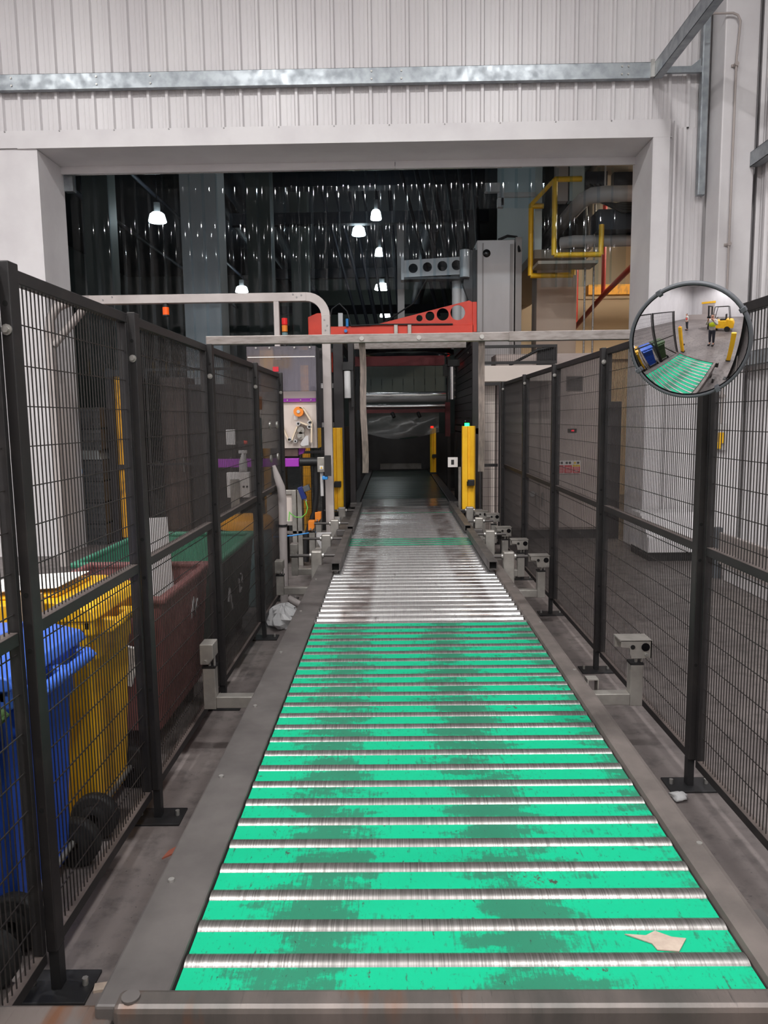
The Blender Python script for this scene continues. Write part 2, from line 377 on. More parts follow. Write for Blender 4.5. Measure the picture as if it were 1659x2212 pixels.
# right hand column, conduit, right wall purlins
solo('column', B(3.53, 3.89, 8.55, 8.9, 0, 9), 'white_trim', 'white square column in the corner beside the right wall', 'column', .012)
t = thing('conduit', 'thin grey conduit bent over at the top and clipped down the white column', 'conduit', (3.7, 8.53, 0))
part('pipe', M().sweep([(3.36, 8.5, 5.74), (3.58, 8.5, 5.74), (3.63, 8.5, 5.72), (3.66, 8.5, 5.66), (3.65, 8.5, 5.5), (3.635, 8.5, 5.3), (3.635, 8.5, 4.5), (3.635, 8.5, 1.5)], .012), 'pipe_grey', t)
for z in (5.24, 3.42, 1.8): part('clip', M().cyl((3.635, 8.54, z), (3.635, 8.48, z), .022, n=10).box(3.6, 3.67, 8.53, 8.545, z-.012, z+.012), 'pipe_grey', t)
for z, d in ((2.12, 'low'), (4.22, 'middle'), (6.35, 'high')):
    solo('purlin', B(3.84, 3.945, -13.5, 8.54, z+.145, z+.15).box(3.84, 3.845, -13.5, 8.54, z, z+.15).box(3.84, 3.945, -13.5, 8.54, z, z+.005), 'galv', f'{d} galvanised purlin along the right white corrugated wall', 'purlin')
solo('channel_post', B(3.8, 3.86, 7.75, 7.83, 4.37, 6.35), 'galv', 'upright galvanised channel standing between two purlins of the right wall', 'channel', .004)
# crash barrier by the right wall
t = thing('crash_barrier', 'grey steel crash barrier on a white kerb along the right wall', 'barrier', (3.25, 3, 0))
part('kerb', B(3.18, 3.34, -4, 7.25, 0, .13), 'white_trim', t, .01)
part('rail', B(3.16, 3.2, -4, 7.35, .15, .46), 'pipe_grey', t, .008)
for y in (-3, 0, 2.4, 4.9): part('post', B(3.2, 3.3, y, y+.1, .13, .44), 'pipe_grey', t)
part('post', B(3.13, 3.2, 7.35, 7.43, 0, .5), 'rubber_rim', t)
t = thing('floor_box', 'low white box with dark open toe gap at the foot of the white column', 'box', (3.2, 8.6, 0))
part('body', M().prism([(8.25, .1), (8.25, .26), (8.55, .5), (8.9, .5), (8.9, .1)], 'x', 2.78, 3.4), 'white_trim', t)
part('toe_gap', B(2.8, 3.38, 8.27, 8.9, 0, .1), 'black', t)
t = thing('isolator', 'small grey wall box with yellow valve handle beyond the right fence', 'isolator', (3.62, 8.5, 1.2))
part('body', B(3.56, 3.7, 8.5, 8.55, 1.2, 1.5), 'grey_plastic', t, .006)
part('handle', B(3.6, 3.66, 8.46, 8.5, 1.28, 1.4).box(3.58, 3.62, 8.45, 8.5, 1.22, 1.29), 'yellow', t, .005)

# ------------------------------------------------------------------ dark hall beyond
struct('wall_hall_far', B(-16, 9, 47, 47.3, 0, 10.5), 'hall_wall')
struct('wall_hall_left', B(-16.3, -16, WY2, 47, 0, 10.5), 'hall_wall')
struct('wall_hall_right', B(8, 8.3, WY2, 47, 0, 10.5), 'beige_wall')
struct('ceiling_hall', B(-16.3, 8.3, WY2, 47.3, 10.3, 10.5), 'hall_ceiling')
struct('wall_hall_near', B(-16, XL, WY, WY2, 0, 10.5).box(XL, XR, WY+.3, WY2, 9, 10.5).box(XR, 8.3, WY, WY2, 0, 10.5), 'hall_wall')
struct('wall_mezzanine', B(2.0, 2.1, 11.0, 14.9, 3.92, 10.3).box(2.1, 8, 14.75, 14.9, 5.0, 10.3), 'teal_wall')
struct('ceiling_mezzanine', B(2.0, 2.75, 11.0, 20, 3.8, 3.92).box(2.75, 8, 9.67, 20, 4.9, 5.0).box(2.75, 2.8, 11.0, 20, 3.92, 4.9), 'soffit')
struct('wall_mezzanine_far', B(2.2, 8, 15.5, 15.7, 0, 4.9).box(2.2, 8, 15.42, 15.5, 2.72, 2.86).box(2.2, 8, 15.46, 15.5, 3.9, 3.95), 'beige_wall')
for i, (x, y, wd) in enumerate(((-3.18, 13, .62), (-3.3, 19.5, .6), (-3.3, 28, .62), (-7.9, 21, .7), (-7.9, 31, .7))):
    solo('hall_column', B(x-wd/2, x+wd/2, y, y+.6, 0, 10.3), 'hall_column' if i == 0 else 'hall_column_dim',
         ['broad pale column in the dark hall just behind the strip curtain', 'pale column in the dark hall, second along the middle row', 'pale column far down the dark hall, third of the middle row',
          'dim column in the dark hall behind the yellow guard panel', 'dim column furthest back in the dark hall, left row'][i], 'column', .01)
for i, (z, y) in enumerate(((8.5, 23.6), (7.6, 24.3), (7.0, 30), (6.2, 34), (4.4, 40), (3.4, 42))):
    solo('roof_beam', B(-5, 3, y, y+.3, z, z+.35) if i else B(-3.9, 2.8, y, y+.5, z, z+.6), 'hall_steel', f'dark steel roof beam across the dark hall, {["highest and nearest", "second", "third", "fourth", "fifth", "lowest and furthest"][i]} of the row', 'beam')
def duct(x, z, y0, y1, r, lab): solo('duct', M().cyl((x, y0, z), (x, y1, z), r, n=14), 'hall_steel', lab, 'duct')
duct(-6.0, 9.4, 10.2, 46.96, .35, 'dark round duct under the roof left of the broad pale column')
duct(-4.6, 8.6, 10.2, 46.96, .45, 'thick dark round duct under the roof right of the broad pale column')
duct(-9.4, 8.4, 10.2, 46.96, .08, 'thin dark pipe along the hall left of the bell lamp')
duct(-7.25, 8.5, 12, 46.96, .06, 'thin dark pipe along the hall above the bell lamps')
duct(1.4, 8.2, 27, 46.96, .3, 'dark round duct along the hall towards the security camera')
def braces(x, y, lab):
    t = thing('truss', lab, 'truss', (x, y, 4))
    for k in range(6):
        part('brace', M().cyl((x+.25*k, y+.3*k, 4.2+.2*k), (x-1.6+.5*k, y+.3*k, 10.26), .05+.015*(k % 3), n=6), 'hall_steel', t)
braces(-1.0, 26, 'tangle of dark diagonal braces hanging in the middle of the dark hall')
braces(1.2, 20, 'dark diagonal braces in the hall above the grey mast')
def hall_lamp(x, y, z, r, lab, g=None):
    t = thing('high_bay_lamp', lab, 'lamp', (x, y, z), g)
    part('lens', M().lathe((x, y, z), [(r*.02, 0), (r*.95, 0), (r, .02), (r*.8, .22), (r*.55, .27), (0.01, .27)], 16), 'lamp_far', t)
    part('gear_box', M().cyl((x, y, z+.27), (x, y, z+.55), r*.35, n=10), 'lamp_body', t)
    part('rod', M().cyl((x, y, z+.55), (x, y, 10.3), .015, n=6), 'hall_steel', t)
hall_lamp(-6.85, 23, 7.4, .26, 'lit bell lamp in the dark hall left of the broad pale column')
hall_lamp(-.44, 22.8, 7.32, .16, 'lit high bay lamp in the dark hall, highest of the middle line')
hall_lamp(-.43, 28, 7.38, .17, 'lit high bay lamp in the dark hall, second of the middle line')
hall_lamp(-.45, 35, 7.35, .34, 'lit bell lamp in the dark hall above the red arm')
hall_lamp(-.4, 43, 7.2, .3, 'lit high bay lamp furthest down the dark hall')
hall_lamp(-6.96, 36, 7.5, .3, 'lit lamp low in the dark hall right of the broad pale column')
hall_lamp(-1.04, 25, 7.4, .22, 'lit square looking lamp beside the middle line of hall lamps')
hall_lamp(-.2, 12.6, 8.2, .26, 'unseen high bay lamp added above the wrapping machine to brighten it and the pale wall')  # added out of view above the opening to brighten the teal wall and mast
hall_lamp(-10.5, 15, 7.4, .26, 'lit high bay lamp at the left side of the dark hall')
for x, lab in ((-3.4, 'warm tube light under the mezzanine soffit'),): pass
t = thing('tube_light', 'warm fluorescent tube under the beige mezzanine soffit', 'lamp', (4.6, 12.5, 4.74))
part('tube', M().cyl((4.6, 11.4, 4.74), (4.6, 13.4, 4.74), .05, n=10), 'lamp_mezz', t); part('tray', B(4.5, 4.7, 11.35, 13.45, 4.82, 4.9), 'lamp_body', t)
# mezzanine corner: column, pipes, yellow guard frames, rods
solo('mezzanine_column', B(2.13, 2.72, 11.5, 11.9, 0, 3.8), 'beige_col', 'beige square column carrying the mezzanine beside the grey mast', 'column', .01)
t = thing('service_pipe', 'thick grey elbowed pipe at the top right of the opening', 'pipe', (2.6, 10.2, 4.2))
part('pipe', M().sweep([(3.6, 10.2, 4.43), (2.75, 10.2, 4.43), (2.6, 10.26, 4.43), (2.53, 10.42, 4.42), (2.5, 10.8, 4.4), (2.45, 12.8, 4.35)], .1, 14), 'pipe_grey', t)
part('hanger', M().cyl((2.75, 10.2, 4.53), (2.75, 10.2, 6.2), .012, n=6), 'pipe_grey', t)
solo('service_pipe', M().sweep([(2.35, 10.9, 3.98), (2.5, 10.8, 3.98), (3.9, 10.8, 3.98)], .08, 12), 'pipe_grey', 'horizontal grey pipe just below the yellow guard frame', 'pipe')
t = thing('cable_loom', 'dark sagging cables over a dark tray at the top right of the opening', 'cables', (3.1, 10.6, 4))
part('tray', B(2.75, 3.6, 10.5, 10.9, 4.06, 4.32), 'hall_steel', t)
for k in range(4): part('cable', M().sweep([(2.6+.06*k, 10.45, 4.62), (2.75+.05*k, 10.45, 4.42-.02*k), (3.05, 10.45, 4.28+.03*k), (3.6, 10.45, 4.27+.04*k)], .028, 6), 'black', t)
t = thing('ceiling_duct', 'bundle of vertical grey ducts behind the yellow guard frame', 'duct', (2.7, 11.2, 4))
for k, (x, wd) in enumerate(((2.32, .16), (2.52, .2), (2.8, .3), (3.2, .3))): part('duct', B(x-wd/2, x+wd/2, 10.75+.04*k, 10.9+.04*k, 4.72, 4.9) if k > 1 else B(x-wd/2, x+wd/2, 10.75, 10.9, 4.5, 9), ['pipe_grey', 'teal_wall', 'hall_steel', 'hall_steel'][k], t)
t = thing('pipe_guard', 'yellow steel guard frame hung round the pipe corner at the mezzanine edge', 'guard', (2.3, 10.5, 3.5))
def bar(a, b, r=.03): return M().sweep([a, b], r*1.2, 4)
for a, b in (((1.93, 10.9, 3.55), (1.93, 10.9, 4.5)), ((2.15, 10.4, 3.72), (2.15, 10.4, 4.68)), ((1.93, 10.9, 4.5), (2.15, 10.4, 4.68)), ((2.15, 10.4, 3.72), (2.77, 10.4, 3.72)),
             ((2.77, 10.4, 3.72), (2.77, 10.4, 4.1)), ((1.93, 10.9, 3.55), (2.52, 10.9, 3.55)), ((2.52, 10.9, 3.55), (2.52, 10.9, 3.72)), ((2.15, 10.4, 4.68), (2.5, 10.4, 4.68)), ((1.93, 10.9, 4.48), (2.1, 10.9, 4.48))):
    part('bar', bar(a, b), 'yellow', t)
part('base_tray', B(1.95, 2.75, 10.45, 10.9, 3.62, 3.66), 'soffit', t)
for x, lab in ((2.65, 'left'), (2.77, 'right')):
    solo('hanging_rod', M().cyl((x, 10.75, 1.9), (x, 10.75, 4.45), .014, n=8), 'tube_silver', f'thin steel rod hanging from the pipework, the {"one nearer the beige column" if lab == "left" else "one nearer the white jamb"}', 'rod')
solo('sprinkler_pipe', M().sweep([(3.2, 15.4, 3.0), (3.3, 14, 3.2), (3.35, 12.4, 3.5), (3.4, 10.6, 3.75)], .04, 8), 'red_pipe', 'red sprinkler pipe slanting along below the mezzanine', 'pipe')
for x, y, z0 in ((3.35, 12.4, 3.5), (3.3, 14, 3.2)): solo('pipe_drop', M().cyl((x, y, z0), (x, y, 4.9), .035, n=8), 'red_pipe', 'short red pipe drop holding the sprinkler pipe, ' + ('nearer' if y < 13 else 'further') + ' one', 'pipe')
solo('beam', B(3.62, 5.2, 14.4, 14.6, 3.82, 4.0), 'yellow_scuffed', 'dull yellow beam below the mezzanine beside the white jamb', 'beam')
t = thing('security_camera', 'white security camera on a bracket at the corner of the pale mezzanine wall', 'camera', (1.5, 11, 4.6))
part('housing', B(1.3, 1.5, 10.9, 11.0, 4.68, 4.8), 'grey_plastic', t, .008); part('lens', B(1.285, 1.3, 10.92, 10.98, 4.7, 4.78), 'black', t)
part('bracket', B(1.48, 2.0, 10.95, 11.0, 4.62, 4.68).box(1.52, 1.56, 10.9, 11.0, 4.5, 4.78), 'grey_plastic', t); part('junction_box', B(1.47, 1.55, 10.9, 11, 4.48, 4.6), 'grey_plastic', t)

# PVC strip curtain
t = thing('strip_curtain', 'clear PVC strip curtain hanging across the top of the wide opening', 'curtain', (-.5, 9.75, 2.1))
part('rail', M().cyl((OX0+.02, 9.72, 4.64), (1.6, 9.72, 4.64), .022, n=12), 'chrome', t)
part('end_bracket', B(OX0+.01, OX0+.12, 9.66, 9.76, 4.42, 4.66), 'galv', t)
def strip_mesh(L, sgn):
    m = M(); n = 8; vs = []
    for z in (0, -L*.5, -L):
        for i in range(n+1):
            u = i/n*2-1; vs.append((u*.1, sgn*(.006+.014*(1-u*u)), z))
    m.add(vs, [(k*(n+1)+i, k*(n+1)+i+1, (k+1)*(n+1)+i+1, (k+1)*(n+1)+i) for k in range(2) for i in range(n)], True)
    return m.mesh('strip', (0, 0, 0), 'pvc')
SM = {}
i = 0; x = OX0+.1
while x < 2.9:
    zb = 2.15 if x < -1.2 else 3.2 if x < 1.05 else 4.15 if x < 1.95 else 3.2
    L = round(4.62-zb, 3); sg = -1
    if (L, sg) not in SM: SM[(L, sg)] = strip_mesh(L, sg)
    o = inst('strip', SM[(L, sg)], (x, 9.75+(.012 if i % 2 else -.012), 4.62), t, random.uniform(-.05, .05)); i += 1; x += .168

# ------------------------------------------------------------------ roller conveyor
PITCH, YC0, CX0, CX1, RZ = .1123, 1.39, -.46, .738, .462
conv = thing('roller_conveyor', 'low pallet roller conveyor with mint green plates between steel rollers', 'conveyor', (.14, 1.3, 0))
part('side_rail', B(-.6, -.462, 1.345, 9.7, .28, .466), 'frame_steel', conv, .006)
part('side_rail', B(.742, .822, 1.345, 9.7, .28, .47), 'rail_right', conv, .018)
part('end_beam', B(-.56, .9, 1.33, 1.385, .26, .474), 'end_beam', conv, .012)
part('end_bar', B(-1.5, -.562, 1.32, 1.385, .37, .44), 'end_beam', conv, .01)
part('washer', M().cyl((-.53, 1.357, .474), (-.53, 1.357, .479), .018, n=14), 'frame_steel', conv)
part('under_tray', B(-.46, .74, 1.39, 9.7, .27, .34), 'black', conv)
for y in (1.6, 3.2, 4.8, 6.4, 8.2): part('leg', B(-.58, -.5, y, y+.08, 0, .28), 'frame_steel', conv); part('leg', B(.74, .82, y, y+.08, 0, .28), 'frame_steel', conv)
rm = M().cyl((CX0+.004, 0, 0), (CX1-.004, 0, 0), .04, n=28)
rm.cyl((CX0-.02, 0, 0), (CX1+.02, 0, 0), .012, n=8)
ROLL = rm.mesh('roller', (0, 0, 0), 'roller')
g = M().box(CX0+.004, CX1-.004, -.037, .037, -.005, 0).box(CX0+.004, CX1-.004, -.037, -.034, -.02, -.005)
PLATE = g.mesh('infill_plate', (0, 0, 0), 'green_plate')
N = 73
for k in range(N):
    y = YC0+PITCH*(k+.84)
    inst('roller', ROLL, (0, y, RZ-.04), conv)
for k in range(25): inst('infill_plate', PLATE, (0, YC0+PITCH*(k+.84)-PITCH*.5+.001*random.uniform(-1, 1), RZ-.0065), conv)
for k in (48, 49, 50, 51, 69): inst('infill_plate', PLATE, (0, YC0+PITCH*(k+.34), RZ-.0065), conv)
for x, ys in ((-.565, (1.75, 2.3, 2.9, 3.6, 4.4, 5.3)), (.80, (1.9, 3.3, 4.1, 5.0))):
    for y in ys: part('rivet', M().cyl((x, y, .466), (x, y, .472), .008, n=8), 'bolt', conv)
far = thing('wrapper_conveyor', 'dark green far conveyor section running through the wrapping machine', 'conveyor', (.14, 10, 0))
part('side_rail', B(-.6, -.47, 9.75, 17, .28, .47), 'dark_panel', far, .01); part('side_rail', B(.75, .88, 9.75, 17, .28, .47), 'dark_panel', far, .01)
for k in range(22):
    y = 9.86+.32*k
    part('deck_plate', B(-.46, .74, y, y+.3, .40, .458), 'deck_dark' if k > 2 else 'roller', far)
part('cross_bar', B(-.3, .6, 16.6, 16.66, .5, .62), 'frame_steel', far)
# guide tubes with clamp blocks
def hollow(x0, x1, y0, y1, z0, z1, wl=.005): return M().box(x0, x1, y0, y1, z0, z0+wl).box(x0, x1, y0, y1, z1-wl, z1).box(x0, x0+wl, y0, y1, z0+wl, z1-wl).box(x1-wl, x1, y0, y1, z0+wl, z1-wl)
def guide(side, y0, y1, ys, lab):
    xin = -.41 if side < 0 else .69
    a, b = (xin-.062, xin) if side < 0 else (xin, xin+.062)
    t = thing('guide_rail', lab, 'guide rail', ((a+b)/2, y0, .45))
    part('tube', hollow(a, b, y0, y1, .485, .547), 'frame_steel', t)
    part('shade_core', B(a+.006, b-.006, y0+.04, y1, .49, .54), 'hole', t)  # black filling stands in for the shade inside the open tube
    e = a-.09 if side < 0 else b
    part('return_end', B(e, e+.09, y1-.06, y1, .485, .547), 'frame_steel', t, .01)
    part('tube_foot', B(a+.02, b-.02, y0+.02, y0+.1, .466, .485), 'frame_steel', t)
    for y in ys:
        bx = -.66 if side < 0 else .83
        part('clamp_block', B(bx, bx+.085, y, y+.07, .28, .575), 'stainless', t, .01)
        xa, xb = (bx-.17, a) if side < 0 else (b, bx+.19)
        r = part('rod', M().cyl((xa, y+.035, .535), (xb, y+.035, .535), .012, n=10), 'frame_steel', t)
        for xx in (bx-.012, bx+.085): part('nut', M().cyl((xx, y+.035, .535), (xx+.014, y+.035, .535), .024, n=6), 'bolt', r)
guide(-1, 5.5, 7.25, (5.85, 6.7), 'grey square guide tube on the left side of the rollers, nearer one')
guide(-1, 7.42, 9.6, (7.7, 8.8), 'grey square guide tube on the left side of the rollers beside the left yellow column')
guide(1, 5.5, 7.2, (5.72, 6.85), 'grey square guide tube on the right side of the rollers, nearer one')
guide(1, 7.4, 9.6, (7.75, 8.7), 'grey square guide tube on the right side of the rollers beside the right yellow column')
for i, y in enumerate((7.25, 8.45)):
    solo('guard_flap', M().prism([(-.62, .5), (-.62, .28), (-.72, .36), (-.76, .44), (-.76, .5)], 'y', y, y+.1), 'grey_plastic', 'pale grey folded sheet flap hanging off the left conveyor rail, ' + ('nearer' if i == 0 else 'further') + ' one', 'flap')
# photo eye brackets
def sensor(x, y, side, lab, hm='stainless', zt=.54, arm=.24, hd=None):
    t = thing('sensor_bracket', lab, 'sensor', (x, y, 0))
    part('upright', B(x-.03, x+.03, y-.03, y+.03, .21, zt-.125), 'stainless', t, .004)
    part('cap', B(x-.032, x+.032, y-.032, y+.032, zt-.125, zt-.115), 'black', t)
    xa, xb = (x+.03, -.59) if side < 0 else (.82, x-.03)
    part('arm', B(xa, xb, y-.03, y+.03, .215, .272), 'stainless', t, .004)
    if side > 0 and y < 4: part('tube_stub', hollow(.935, .99, y+.04, y+.1, .2, .32), 'stainless', t)
    part('stem', M().cyl((x+.0, y-.01, zt-.12), (x+.0, y-.01, zt-.07), .008, n=8).cyl((x+.025, y-.01, zt-.12), (x+.025, y-.01, zt-.07), .006, n=8), 'bolt', t)
    if side > 0:
        m = M().box(x-.09, x+.06, y-.05, y+.06, zt-.003, zt+.003)
        m.prism([(x-.085, zt), (x-.085, zt-.03), (x-.045, zt-.035), (x-.035, zt-.085), (x+.06, zt-.085), (x+.06, zt)], 'y', y-.05, y-.045)
        m.box(x-.085, x+.06, y+.055, y+.06, zt-.06, zt).box(x+.055, x+.06, y-.05, y+.06, zt-.085, zt)
        h = part('housing', m, hm, t)
        part('lens', M().cyl((x+.03, y-.0515, zt-.03), (x+.03, y-.054, zt-.03), .02, n=14), 'black_gloss', h)
        part('lens', M().cyl((x-.03, y-.0515, zt-.03), (x-.03, y-.054, zt-.03), .011, n=10), 'hole', h)
        part('knob', M().cyl((x+.035, y-.0515, zt-.068), (x+.035, y-.06, zt-.068), .009, n=8), 'bolt', h)
    else:
        h = part('housing', M().prism([(x-.035, zt), (x+.03, zt), (x+.03, zt-.07), (x+.005, zt-.1), (x-.035, zt-.1)], 'y', y-.05, y+.05), hm, t, .004)
        part('knob', M().cyl((x-.01, y-.0515, zt-.085), (x-.01, y-.06, zt-.085), .01, n=8), 'bolt', h)
sensor(-.905, 3.55, -1, 'steel sensor bracket on the left fence side, standing alone beside the green plates')
sensor(-.92, 5.94, -1, 'steel sensor bracket just behind the white plastic bag', zt=.49)
sensor(-.90, 6.7, -1, 'steel sensor bracket in front of the aluminium stand, behind the bag bracket', zt=.5)
sensor(-.86, 7.8, -1, 'steel sensor bracket with an orange housing, nearer of the two orange ones', 'orange', .56)
sensor(-.83, 8.2, -1, 'steel sensor bracket with an orange housing, taller and further of the two', 'orange', .6)
sensor(1.152, 3.55, 1, 'steel sensor bracket with two lenses on the right, standing alone beside the green plates')
sensor(1.125, 5.77, 1, 'steel twin lens sensor bracket, first of the right cluster behind the fence post foot')
sensor(1.1, 6.55, 1, 'steel twin lens sensor bracket, second of the right cluster')
sensor(1.07, 7.3, 1, 'steel twin lens sensor bracket, third of the right cluster')
sensor(1.1, 8.35, 1, 'steel twin lens sensor bracket, fourth of the right cluster near the yellow column')
sensor(1.0, 8.58, 1, 'steel twin lens sensor bracket at the foot of the right yellow column')
t = thing('tube_stub', 'short open grey square tube beside the right conveyor rail', 'bracket', (.93, 1.82, 0))
part('tube', hollow(.9, .96, 1.77, 1.87, .2, .3), 'frame_steel', t); part('post', B(.905, .955, 1.775, 1.865, 0, .2), 'frame_steel', t)

# ------------------------------------------------------------------ mesh fences
FZ0, FZM, FZ1 = .1, 1.06, 2.0
def wires(ax, c, a0, a1, z0, z1):
    m = M(); r = .0015
    def b(u0, u1, v0, v1):
        if ax == 'y': m.box(c-r, c+r, u0, u1, v0, v1)
        else: m.box(u0, u1, c-r, c+r, v0, v1)
    n = max(2, round((a1-a0)/.0235))
    for i in range(1, n): u = a0+(a1-a0)*i/n; b(u-r, u+r, z0, z1)
    k = round((z1-z0)/.108)
    for i in range(1, k):
        z = z0+(z1-z0)*i/k
        if ax == 'y': m.box(c+r, c+3*r, a0, a1, z-r, z+r)
        else: m.box(a0, a1, c+r, c+3*r, z-r, z+r)
    return m
def panel(ax, c, a0, a1, lab, z0=FZ0, z1=FZ1, zm=FZM, wt='fence_wire', grp=None):
    mid = ((c, (a0+a1)/2, z0) if ax == 'y' else ((a0+a1)/2, c, z0))
    t = thing('mesh_fence', lab, 'fence', mid, grp)
    def b(u0, u1, v0, v1, h=.016): return B(c-h, c+h, u0, u1, v0, v1) if ax == 'y' else B(u0, u1, c-h, c+h, v0, v1)
    part('top_rail', b(a0, a1, z1-.035, z1), 'fence', t, .002); part('bottom_rail', b(a0, a1, z0, z0+.035), 'fence', t, .002)
    if zm: part('middle_rail', b(a0+.03, a1-.03, zm-.035, zm, .018), 'fence', t, .002)
    part('upright', b(a0, a0+.024, z0+.035, z1-.035), 'fence', t, .002); part('upright', b(a1-.02, a1, z0+.035, z1-.035), 'fence', t, .002)
    part('wire_mesh', wires(ax, c, a0+.024, a1-.02, z0+.03, z1-.03), wt, t, kind='stuff')
    return t
def post(x, y, side, lab, zt=FZ1+.005, bz=1.835):
    t = thing('fence_post', lab, 'fence post', (x, y, 0))
    part('tube', B(x-.0145, x+.0145, y-.03, y+.022, .13, zt), 'fence', t, .003)
    part('stub', B(x-.014, x+.014, y-.02, y+.016, .008, .13), 'black', t)
    bp = part('base_plate', B(x-.1, x+.1, y-.07, y+.06, 0, .009), 'black', t, .002)
    for dx in (-.075, .075): part('anchor_bolt', M().cyl((x+dx, y, .009), (x+dx, y, .03), .009, n=6), 'bolt', bp)
    part('bolt', M().cyl((x, y-.03, bz), (x, y-.034, bz), .014, n=12).cyl((x, y-.034, bz), (x, y-.042, bz), .009, n=6), 'bolt', t)
    for z in (.55, 1.0, 1.15, 1.9): part('hole', M().cyl((x, y-.0302, z), (x, y-.031, z), .007, n=10), 'hole', t)
FL, FR = -1.0, 1.292; PL, PR = -.972, 1.264
ly = [1.04, 1.97, 2.90, 4.10, 5.44, 6.64]
ln = ['black mesh fence panel in front of the green wheelie bin', 'black mesh fence panel in front of the blue and yellow bins', 'black mesh fence panel in front of the brown tub', 'black mesh fence panel in front of the green tub', 'black mesh fence panel with the grey hose and round bolts']
pn = ['black fence post at the near end of the left fence', 'black fence post beside the blue bin with dusty foot plate', 'black fence post between yellow bin and brown tub', 'black fence post holding the left end of the silver crossbar', 'black fence post beside the white plastic bag', 'black fence post ending the left fence at the label machine']
for i in range(5): panel('y', FL, ly[i]+.028, ly[i+1]-.034, ln[i])
for i, y in enumerate(ly): post(PL, y, -1, pn[i])
ry = [1.62, 3.14, 4.66, 6.06, 7.42, 8.88]
rn = ['black mesh fence panel on the right, nearest to the open floor', 'black mesh fence panel beneath the round mirror', 'black mesh fence panel in front of the red warning signs', 'black mesh fence panel between the second and third right posts', 'black mesh fence panel at the far end of the right fence']
qn = ['black fence post at the near end of the right fence', 'black fence post carrying the round mirror', 'black fence post at the right end of the silver crossbar', 'black fence post beside the first cluster sensor', 'black fence post next to the control cabinet doors', 'black corner fence post ending the right fence']
for i in range(5): panel('y', FR, ry[i]+.028, ry[i+1]-.034, rn[i])
for i, y in enumerate(ry): post(PR, y, 1, qn[i], bz=1.92)
panel('x', 8.9, 1.0, 1.245, 'narrow mesh panel closing the gap beside the right yellow column', z1=2.0)
panel('x', 9.42, 1.08, 2.0, 'low black mesh panel on top of the beige machine box', 2.24, 2.47, None)
# crossbar over the conveyor with hanging straps
t = thing('crossbar', 'silver square tube crossbar laid over both fences', 'bar', (.15, 4.15, 2.005))
part('tube', B(-1.0, 1.3, 4.125, 4.172, 2.005, 2.05), 'tube_silver', t, .003)
part('sleeve', B(.62, 1.3, 4.122, 4.175, 2.003, 2.052), 'tube_silver', t, .002)
for x in (-.165, .14, .475): part('bolt', M().cyl((x, 4.125, 2.026), (x, 4.116, 2.026), .012, n=12), 'bolt', t)
for x, wob, lab in ((-.165, .003, 'worn flat strap hanging from the silver crossbar, slightly wavy one'), (.478, .0, 'worn flat strap hanging from the silver crossbar beside the right yellow column')):
    m = M(); n = 12; vs = []
    for k in range(n+1):
        z = 2.005-.7*k/n; dx = wob*math.sin(k*.8)+(.0 if wob == 0 else .008*k/n); dy = .01*math.sin(k*.6)
        vs += [(x-.017+dx, 4.15+dy, z), (x+.017+dx, 4.15+dy, z), (x+.017+dx, 4.156+dy, z), (x-.017+dx, 4.156+dy, z)]
    fs = [(k*4+i, k*4+(i+1) % 4, k*4+4+(i+1) % 4, k*4+4+i) for k in range(n) for i in range(4)]+[(0, 3, 2, 1), (n*4, n*4+1, n*4+2, n*4+3)]
    solo('hanging_strap', m.add(vs, fs), 'strap', lab, 'strap')

# convex mirror
MC = Vector((1.022, 2.68, 1.852)); R0, RS = .192, .49
d = -Vector((MC.x, MC.y, MC.z-1.6)).normalized(); left = Vector((-1, .36, 0)).normalized(); dn = Vector((0, 0, -1))
nrm = (d+left*math.tan(math.radians(9.2))+dn*math.tan(math.radians(11.5))).normalized()
q = nrm.to_track_quat('Z', 'Y').to_matrix().to_4x4(); MT = Matrix.Translation(MC) @ q
t = thing('convex_mirror', 'round convex safety mirror with grey rim on the right fence post', 'mirror', (MC.x, MC.y, MC.z-.23))
sag = lambda r: math.sqrt(RS*RS-r*r)-math.sqrt(RS*RS-R0*R0)
m = M(MT); m.lathe((0, 0, 0), [(1e-4 + R0*i/24, sag(R0*i/24)) for i in range(25)], 64); part('mirror_face', m, 'mirror', t)
m = M(MT); m.lathe((0, 0, 0), [(R0-.003, .006), (R0+.003, .01), (R0+.008, .004), (R0+.009, -.01), (R0+.002, -.024), (R0-.03, -.024)], 64); part('rim', m, 'rubber_rim', t)
m = M(MT); m.lathe((0, 0, 0), [(1e-4, -.06), (R0*.6, -.05), (R0+.002, -.028)], 48); part('back_shell', m, 'black', t)
for k in range(4):
    a = .5+k*math.pi/2; m = M(MT @ Matrix.Rotation(a, 4, 'Z')); m.box(R0-.006, R0+.0115, -.008, .008, -.014, .0125); part('rim_clip', m, 'rubber_rim', t, .002)
bk = MC-nrm*.05; part('mounting_arm', M().sweep([bk, (1.12, 2.9, 1.85), (1.235, 3.1, 1.85)], .014, 8), 'black', t)

